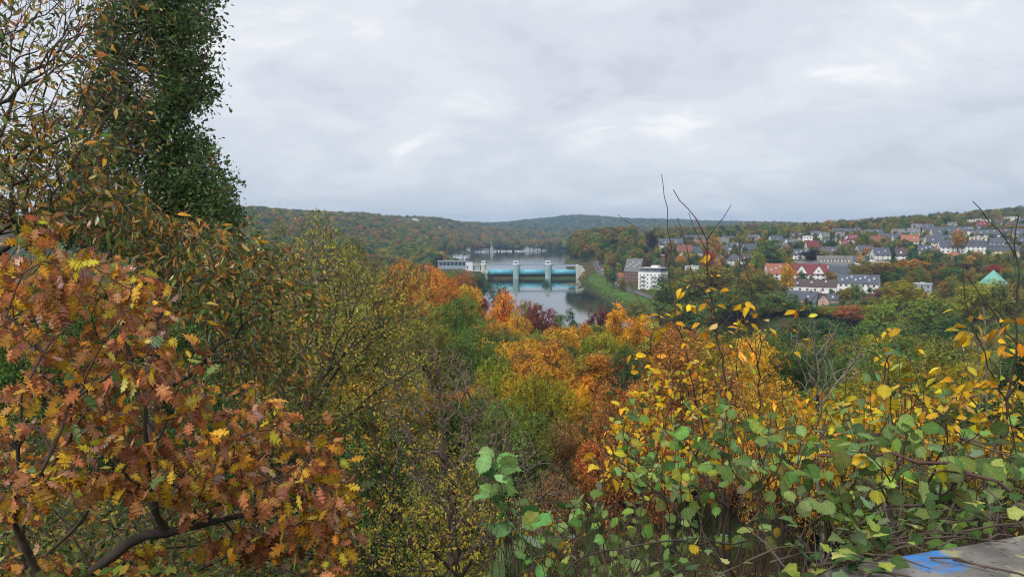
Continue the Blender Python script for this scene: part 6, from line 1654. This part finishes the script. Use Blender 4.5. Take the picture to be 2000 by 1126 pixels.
# tall bare rods with the last leaves
ROD_PAL = [(4, (0.60, 0.36, 0.02)), (2, (0.60, 0.28, 0.02)), (1.2, (0.55, 0.45, 0.04)), (0.8, (0.28, 0.34, 0.05))]
def sapling(lab, stems, regions, seed, per=1.4, r=(0.008, 0.002), **k):
    return hazel(lab, stems, regions, seed, name='bare_sapling', group='tall bare saplings above the hazels', leaf='elm', size=0.056, per=per, pal=ROD_PAL, main_r=r, r_max=r[0], r_tip=0.0012, bf=0.55, along=0.4, droop=0.7, **k)
sapling('tallest bare sapling whose thin tip reaches high into the sky', [[(1420, 1150, 4.6), (1385, 880, 4.6), (1352, 760, 4.6), (1350, 715, 4.6), (1325, 640, 4.6), (1309, 560, 4.6), (1309, 490, 4.6), (1303, 420, 4.6), (1292, 340, 4.6)], [(1309, 495, 4.6), (1275, 465, 4.6), (1240, 440, 4.6), (1206, 418, 4.6)], [(1345, 690, 4.6), (1290, 650, 4.7), (1250, 590, 4.8), (1228, 545, 4.8)], [(1325, 640, 4.6), (1340, 600, 4.5), (1352, 555, 4.5)], [(1352, 760, 4.6), (1300, 720, 4.4), (1272, 690, 4.4)]],
 [([(1240, 600), (1330, 600), (1390, 690), (1380, 760), (1270, 760), (1225, 690)], 46, 4.2, 4.9)], 71)
sapling('thick double-stemmed bare sapling forking into many dark twigs below the ridge', [[(1400, 1150, 4.2), (1415, 900, 4.2), (1420, 770, 4.2), (1408, 690, 4.2), (1393, 615, 4.2), (1381, 540, 4.2), (1383, 470, 4.2), (1352, 412, 4.2), (1315, 370, 4.2)], [(1383, 470, 4.2), (1395, 440, 4.2), (1405, 430, 4.2), (1428, 400, 4.2)], [(1393, 615, 4.2), (1360, 560, 4.3), (1345, 480, 4.3), (1322, 425, 4.3)], [(1385, 570, 4.2), (1330, 545, 4.1), (1290, 535, 4.1)], [(1400, 650, 4.2), (1430, 620, 4.3), (1440, 540, 4.3), (1444, 470, 4.3)], [(1378, 500, 4.2), (1362, 450, 4.2), (1345, 415, 4.2)]],
 [([(1340, 600), (1440, 560), (1480, 640), (1470, 740), (1400, 770), (1350, 700)], 44, 3.8, 4.6), ([(1330, 480), (1450, 480), (1450, 590), (1340, 590)], 10, 4.0, 4.5)], 72, r=(0.012, 0.0022))
sapling('bare sapling with a long drooping branch, right beside the double-stemmed one', [[(1480, 1150, 4.4), (1485, 900, 4.4), (1482, 760, 4.4), (1485, 660, 4.4), (1490, 640, 4.4), (1465, 560, 4.4), (1450, 520, 4.4), (1446, 470, 4.4)], [(1482, 700, 4.4), (1440, 640, 4.3), (1390, 610, 4.3), (1320, 560, 4.3), (1310, 540, 4.3)], [(1485, 660, 4.4), (1540, 620, 4.5), (1575, 600, 4.5), (1610, 560, 4.5)], [(1490, 640, 4.4), (1505, 600, 4.4), (1510, 560, 4.4)], [(1482, 760, 4.4), (1530, 700, 4.4), (1550, 670, 4.4)]],
 [([(1430, 600), (1520, 560), (1590, 600), (1560, 690), (1480, 760), (1430, 720)], 34, 4.0, 4.8)], 73, r=(0.009, 0.002))
sapling('stout bare sapling at the picture edge with branches reaching up both ways', [[(1930, 1200, 3.6), (1955, 900, 3.6), (1972, 780, 3.6), (1982, 680, 3.6), (1990, 560, 3.6), (1984, 480, 3.6), (1990, 420, 3.6)], [(1982, 660, 3.6), (1940, 620, 3.6), (1915, 570, 3.6), (1890, 540, 3.6)], [(1984, 500, 3.6), (1955, 450, 3.6), (1925, 420, 3.6), (1900, 393, 3.6)], [(1970, 790, 3.6), (1930, 720, 3.5), (1890, 620, 3.5), (1880, 540, 3.5), (1880, 500, 3.5)], [(1990, 560, 3.6), (2020, 500, 3.6)], [(1972, 780, 3.6), (2010, 700, 3.5)]],
 [([(1860, 600), (1960, 560), (2005, 600), (2005, 760), (1900, 760)], 30, 3.3, 3.9), ([(1780, 700), (1900, 640), (1900, 760), (1780, 760)], 14, 3.3, 3.9)], 74, r=(0.013, 0.0028))
sapling('slender bare sapling bearing a loose tuft of green and orange leaves', [[(1760, 1100, 3.4), (1748, 900, 3.4), (1742, 760, 3.4), (1730, 690, 3.4), (1700, 635, 3.4)], [(1748, 860, 3.4), (1800, 760, 3.5), (1770, 680, 3.5), (1745, 650, 3.5)], [(1748, 900, 3.4), (1850, 800, 3.4), (1900, 770, 3.4)]],
 [([(1690, 635), (1750, 640), (1800, 700), (1830, 790), (1720, 790), (1700, 700)], 26, 3.1, 3.7)], 75, r=(0.008, 0.0015))
plant('bare_sapling', 'pale leafless sapling with open forking crown in front of the wide deep green trees', 'shrub', 'tall bare saplings above the hazels',
 [[(1610, 1150, 9), (1605, 900, 9), (1600, 780, 9), (1592, 700, 9), (1588, 650, 9), (1580, 600, 9)], [(1600, 800, 9), (1640, 740, 9), (1670, 700, 9), (1700, 680, 9)], [(1596, 740, 9), (1570, 700, 9), (1545, 670, 9)], [(1592, 700, 9), (1620, 660, 9), (1640, 630, 9)]],
 [([(1530, 660), (1580, 600), (1640, 610), (1700, 660), (1690, 740), (1620, 800), (1560, 760)], 90, 8.2, 9.8)], 'hazel', 0.05, 0, ROD_PAL, 76, seg=0.2, bf=0.45, r_tip=0.0035, r_max=0.03, main_r=(0.03, 0.006), stem=BARK_GREY, twig=BARK_GREY, objs=0, main_part='stem', wob=0.1)
plant('birch_tree', 'pale thin birch stems standing bare before the dark trees near the edge', 'tree', 'trees beside the viewpoint',
 [[(1935, 1100, 14), (1932, 900, 14), (1928, 760, 14), (1922, 640, 14), (1920, 600, 14)], [(1932, 940, 14), (1906, 820, 14.2), (1905, 700, 14.2), (1902, 650, 14.2)]],
 [([(1870, 640), (1940, 600), (1970, 680), (1950, 780), (1890, 780)], 50, 13, 15)], 'small', 0.06, 0.6, HB_PAL, 77, seg=0.3, bf=0.5, r_tip=0.004, r_max=0.04, main_r=(0.05, 0.015), stem=BARK_GREY, twig=BARK_GREY, objs=0, trunk='trunk', up=.4)
plant('hazel_rod', 'long thin rod with a few yellow leaves leaning out over the hollow', 'shrub', HZ,
 [[(1420, 1120, 3.2), (1290, 960, 3.2), (1230, 920, 3.2), (1170, 868, 3.2), (1130, 830, 3.2), (1085, 800, 3.2)], [(1270, 950, 3.2), (1200, 905, 3.25), (1130, 890, 3.3)]],
 [([(1130, 850), (1200, 880), (1260, 930), (1240, 960), (1170, 950), (1120, 880)], 16, 3.1, 3.4)], 'elm', 0.058, 1.2, ROD_PAL, 78, seg=0.07, bf=0.6, r_tip=0.0014, r_max=0.006, main_r=(0.006, 0.0018), objs=60, main_part='stem', droop=0.7)
plant('bramble_cane', 'reddish bramble cane arching sideways over the hazel leaves at the corner', 'shrub', 'canes along the parapet',
 [[(2060, 1010, 1.75), (2000, 972, 1.75), (1930, 935, 1.75), (1850, 903, 1.8), (1780, 890, 1.85), (1700, 886, 1.9), (1600, 888, 1.95)]],
 [([(1620, 870), (1900, 880), (1990, 950), (1900, 960), (1640, 910)], 7, 1.7, 1.95)], 'ivy', 0.06, 1.0, HAZ_PAL, 79, seg=0.06, bf=0.6, r_tip=0.0013, r_max=0.008, main_r=(0.0062, 0.004), stem=mat('bramble bark', (0.085, 0.04, 0.035), 0.6, 0.3, 12.0), twig=mat('bramble bark', (0, 0, 0)), objs=40, main_part='stem')
plant('bramble_cane', 'thin brown cane lying level above the ground at the foot of the hazels', 'shrub', 'canes along the parapet',
 [[(1100, 1090, 2.4), (1180, 1075, 2.4), (1280, 1058, 2.4), (1400, 1056, 2.4), (1500, 1062, 2.4)], [(1180, 1075, 2.4), (1120, 1050, 2.4), (1060, 1046, 2.4)], [(1400, 1056, 2.4), (1330, 1126, 2.3), (1290, 1170, 2.3)]],
 [([(1060, 1040), (1300, 1050), (1400, 1100), (1150, 1110)], 8, 2.3, 2.5)], 'hazel', 0.06, 0, HAZ_PAL, 80, seg=0.06, bf=0.6, r_tip=0.0013, r_max=0.006, main_r=(0.0045, 0.003), objs=0, main_part='stem')

# undergrowth: low leaves and leaf litter on the near slope
def undergrowth():
    rg = np.random.default_rng(90)
    n = 60000
    D = 2.0 + 60 * rg.uniform(size=n) ** 1.7; px = rg.uniform(-350, 2350, n)
    x = (px - 1000) / FOC * D
    z = hgt(x, D)
    # clumps
    c = vnoise(x, D, 2.3, 7)
    h = np.clip(c - 0.25, 0, 1) * rg.uniform(0, 1, n) * np.clip(D / 8, 0.30, 1) * 3.2
    P = np.stack([x, D, z + 0.03 + h], -1)
    Nn = unit(np.array([0, -0.4, 0.8]) + rg.normal(0, 0.5, (n, 3)))
    pal = [(3, (0.06, 0.09, 0.025)), (2, (0.10, 0.12, 0.03)), (2, (0.20, 0.10, 0.035)), (1.2, (0.34, 0.20, 0.035)), (1, (0.16, 0.20, 0.05)), (1.2, (0.12, 0.07, 0.035))]
    T = pick(pal, n, rg, 0.2)
    S = np.clip(0.045 + 0.006 * D, 0.05, 0.26) * rg.uniform(0.7, 1.4, n)
    V, F, T = leaf_cards(P, Nn, S, T, 0.7, rg)
    tag(link('undergrowth', mesh_np('undergrowth', V, [F], LEAF, T)), 'low brambles and fallen leaves covering the near slope', 'undergrowth', kind='stuff')
undergrowth()
# thin upright dead stems at the foot of the hazels
def dead_stems():
    rg = np.random.default_rng(91); Vs, Fs, n = [], [], 0
    for _ in range(620):
        D = rg.uniform(1.9, 3.6); px = rg.uniform(1060, 2020); x = (px - 1000) / FOC * D; z = ground(x, D)
        h = rg.uniform(0.15, 0.85); q = rg.normal(0, 0.09, 2) * h * 2
        P = np.array([(x, D, z - .05), (x + q[0] * .4, D + q[1] * .4, z + h * .5), (x + q[0], D + q[1], z + h)])
        v, f = tube_np(P, np.array([0.004, 0.003, 0.0015]) * rg.uniform(0.6, 1.3), 5); Vs.append(v); Fs.append(f + n); n += len(v)
    tag(link('dead_stems', mesh_np('dead_stems', np.concatenate(Vs), [np.concatenate(Fs)], mat('dead stem', (0.10, 0.07, 0.05), 0.9, 0.4, 8.0), smooth=True)), 'thin dead stems crowding the foot of the hazels', 'stems', kind='stuff')
dead_stems()

# ------------------------------------------------------------------ the parapet with blue paint, ivy and litter
def parapet():
    zt = EYE - 0.60
    a, b = np.array([0.54, 1.28]), np.array([1.02, 1.46]); d = unit(b - a); nrm = np.array([d[1], -d[0]])
    ang = math.atan2(d[1], d[0])
    o = empty('parapet', (a[0], a[1], zt - 1.25), ang, 'weathered concrete parapet with a blue paint smear on its top', 'parapet')
    m, t, out_ = newmat('weathered concrete')
    bs = t.nodes.new('ShaderNodeBsdfPrincipled'); bs.inputs['Roughness'].default_value = 0.92; bs.inputs['Specular IOR Level'].default_value = 0.2
    tc = t.nodes.new('ShaderNodeTexCoord')
    def nz(s, d=6, off=(0, 0, 0)):
        mp = t.nodes.new('ShaderNodeMapping'); mp.inputs['Location'].default_value = off
        t.links.new(tc.outputs['Object'], mp.inputs[0])
        q = t.nodes.new('ShaderNodeTexNoise'); q.inputs['Scale'].default_value = s; q.inputs['Detail'].default_value = d; t.links.new(mp.outputs[0], q.inputs['Vector']); return q.outputs['Fac']
    def ramp_(f, p0, c0, p1, c1):
        r = t.nodes.new('ShaderNodeValToRGB'); r.color_ramp.elements[0].position = p0; r.color_ramp.elements[1].position = p1
        r.color_ramp.elements[0].color = (*c0, 1); r.color_ramp.elements[1].color = (*c1, 1); t.links.new(f, r.inputs[0]); return r.outputs[0]
    def mix_(f, A, B):
        x = t.nodes.new('ShaderNodeMix'); x.data_type = 'RGBA'; t.links.new(f, x.inputs[0])
        for s, v in ((6, A), (7, B)):
            if isinstance(v, tuple): x.inputs[s].default_value = (*v, 1)
            else: t.links.new(v, x.inputs[s])
        return x.outputs[2]
    base = ramp_(nz(9), 0.3, (0.105, 0.095, 0.085), 0.72, (0.27, 0.25, 0.225))
    base = mix_(ramp_(nz(16, 5, (3, 1, 0)), 0.56, (0, 0, 0), 0.62, (1, 1, 1)), base, (0.33, 0.32, 0.18))
    base = mix_(ramp_(nz(60, 4), 0.60, (0, 0, 0), 0.66, (0.8, 0.8, 0.8)), base, (0.06, 0.055, 0.05))
    # the paint: a hand-sized smear, an irregular blot about one point of the slab
    vd = t.nodes.new('ShaderNodeVectorMath'); vd.operation = 'SUBTRACT'; t.links.new(tc.outputs['Object'], vd.inputs[0]); vd.inputs[1].default_value = (0.235, -0.055, 1.25)
    vs = t.nodes.new('ShaderNodeVectorMath'); vs.operation = 'MULTIPLY'; t.links.new(vd.outputs[0], vs.inputs[0]); vs.inputs[1].default_value = (13.5, 13.5, 1)
    ln = t.nodes.new('ShaderNodeVectorMath'); ln.operation = 'LENGTH'; t.links.new(vs.outputs[0], ln.inputs[0])
    ad = t.nodes.new('ShaderNodeMath'); ad.operation = 'MULTIPLY_ADD'; t.links.new(nz(18, 5, (5, 5, 0)), ad.inputs[0]); ad.inputs[1].default_value = 1.6; t.links.new(ln.outputs['Value'], ad.inputs[2])
    blot = ramp_(ad.outputs[0], 1.45, (1, 1, 1), 1.46, (0, 0, 0))
    mr = t.nodes.new('ShaderNodeMapRange'); mr.inputs['From Min'].default_value = 1.38; mr.inputs['From Max'].default_value = 1.62; mr.inputs['To Min'].default_value = 0.95; mr.inputs['To Max'].default_value = 0.0
    t.links.new(ad.outputs[0], mr.inputs['Value'])
    wear = t.nodes.new('ShaderNodeMath'); wear.operation = 'MULTIPLY'; t.links.new(mr.outputs[0], wear.inputs[0]); t.links.new(ramp_(nz(38, 6, (2, 7, 0)), 0.40, (0.25, 0.25, 0.25), 0.55, (1, 1, 1)), wear.inputs[1])
    col = mix_(wear.outputs[0], base, (0.05, 0.22, 0.56))
    t.links.new(col, bs.inputs['Base Color'])
    bp = t.nodes.new('ShaderNodeBump'); bp.inputs['Strength'].default_value = 0.6; bp.inputs['Distance'].default_value = 0.01; t.links.new(nz(45, 8), bp.inputs['Height']); t.links.new(bp.outputs[0], bs.inputs['Normal'])
    t.links.new(bs.outputs[0], out_.inputs[0])
    rg = np.random.default_rng(95)
    # slab with an uneven far edge
    n = 60; xs = np.linspace(-2.6, 3.2, n); e = 0.02 * np.cumsum(rg.normal(0, 0.35, n)); e -= np.linspace(e[0], e[-1], n); e = np.clip(e, -0.03, 0.02)
    V = []; F = []
    for k in range(n):
        V += [(xs[k], -0.55, 0), (xs[k], -0.55, 1.235), (xs[k], -0.53, 1.25), (xs[k], -0.3, 1.252), (xs[k], e[k] - 0.02, 1.25), (xs[k], e[k], 1.232), (xs[k], e[k], -0.8)]
    for k in range(n - 1):
        for j in range(6): F.append((k * 7 + j, k * 7 + j + 1, k * 7 + j + 8, k * 7 + j + 7))
    me = mesh_np('slab', np.array(V), [np.array(F)], m); link('slab', me, o)
    # ivy along the far edge
    iv = empty('ivy', (a[0], a[1], zt), ang, 'ivy with green and yellowing leaves creeping over the far edge of the concrete parapet', 'ivy')
    tm = leaf_meshes('ivy'); pal = [(4, (0.055, 0.115, 0.035)), (3, (0.12, 0.20, 0.055)), (1.6, (0.30, 0.35, 0.07)), (0.6, (0.42, 0.40, 0.14)), (1, (0.17, 0.23, 0.11))]
    nl = 300; C = pick(pal, nl, rg, 0.15)
    for i in range(nl):
        x = rg.uniform(-0.45, 0.85); y = rg.normal(0.03 - 0.02 * x, 0.055) - (0.05 if x < 0.12 else 0.0) - max(0, 0.10 - abs(x + 0.05)) * 0.5
        zz_ = 0.01 + abs(rg.normal(0, 0.022)) + (rg.uniform(-.2, 0.05) if y > 0.05 else 0)
        if 0.13 < x < 0.36 and y < -0.03: continue
        if x > 0.34 and y < -0.01: continue
        q = link('leaf', tm[int(rg.integers(4))][1], iv)
        s = rg.uniform(0.015, 0.036)
        q.location = (x, y, zz_); q.scale = (s,) * 3; q.rotation_euler = (rg.normal(0.1, 0.45), rg.normal(0, 0.45), rg.uniform(0, 6.28)); q.color = (*[float(v) for v in C[i]], 1)
    Vs, Fs, nn = [], [], 0
    for _ in range(90):
        x = rg.uniform(-0.45, 0.8); y = rg.normal(0.02, 0.045) - (0.05 if x < 0.1 else 0); an = rg.normal(0, 0.6); L = rg.uniform(0.06, 0.22)
        P = np.array([(x, y, 0.006), (x + math.cos(an) * L * .5, y + math.sin(an) * L * .5, 0.016), (x + math.cos(an) * L, y + math.sin(an) * L, 0.008)])
        v, f = tube_np(P, np.array([0.0022, 0.002, 0.001]), 5); Vs.append(v); Fs.append(f + nn); nn += len(v)
    tag(link('twigs', mesh_np('twigs', np.concatenate(Vs), [np.concatenate(Fs)], BARK_FINE), iv), kind='stuff')
parapet()
# one withered leaf hanging in the hazel
p = at(1737, 985, 1.95); tmv = leaf_meshes('hazel')[3][1]
wl = link('withered_leaf', tmv); wl.location = p; wl.scale = (0.055, 0.10, 0.055); wl.rotation_euler = (math.radians(-100), 0.3, 0.4); wl.color = (0.055, 0.025, 0.016, 1)
tag(wl, 'dark withered leaf hanging curled in the hazel near the corner', 'leaf')
print('SINGLE LEAVES', N_LEAF)

# ------------------------------------------------------------------ haze
def haze():
    m, t, o = newmat('haze')
    v = t.nodes.new('ShaderNodeVolumePrincipled')
    v.inputs['Color'].default_value = (0.48, 0.72, 1.0, 1)
    v.inputs['Density'].default_value = 0.00014
    v.inputs['Anisotropy'].default_value = 0.2
    t.links.new(v.outputs[0], o.inputs['Volume'])
    g = G(); g.box(-6500, 9500, -140, 7600, -8, 230)
    q = g.build('haze', m); tag(q, kind='stuff')
haze()
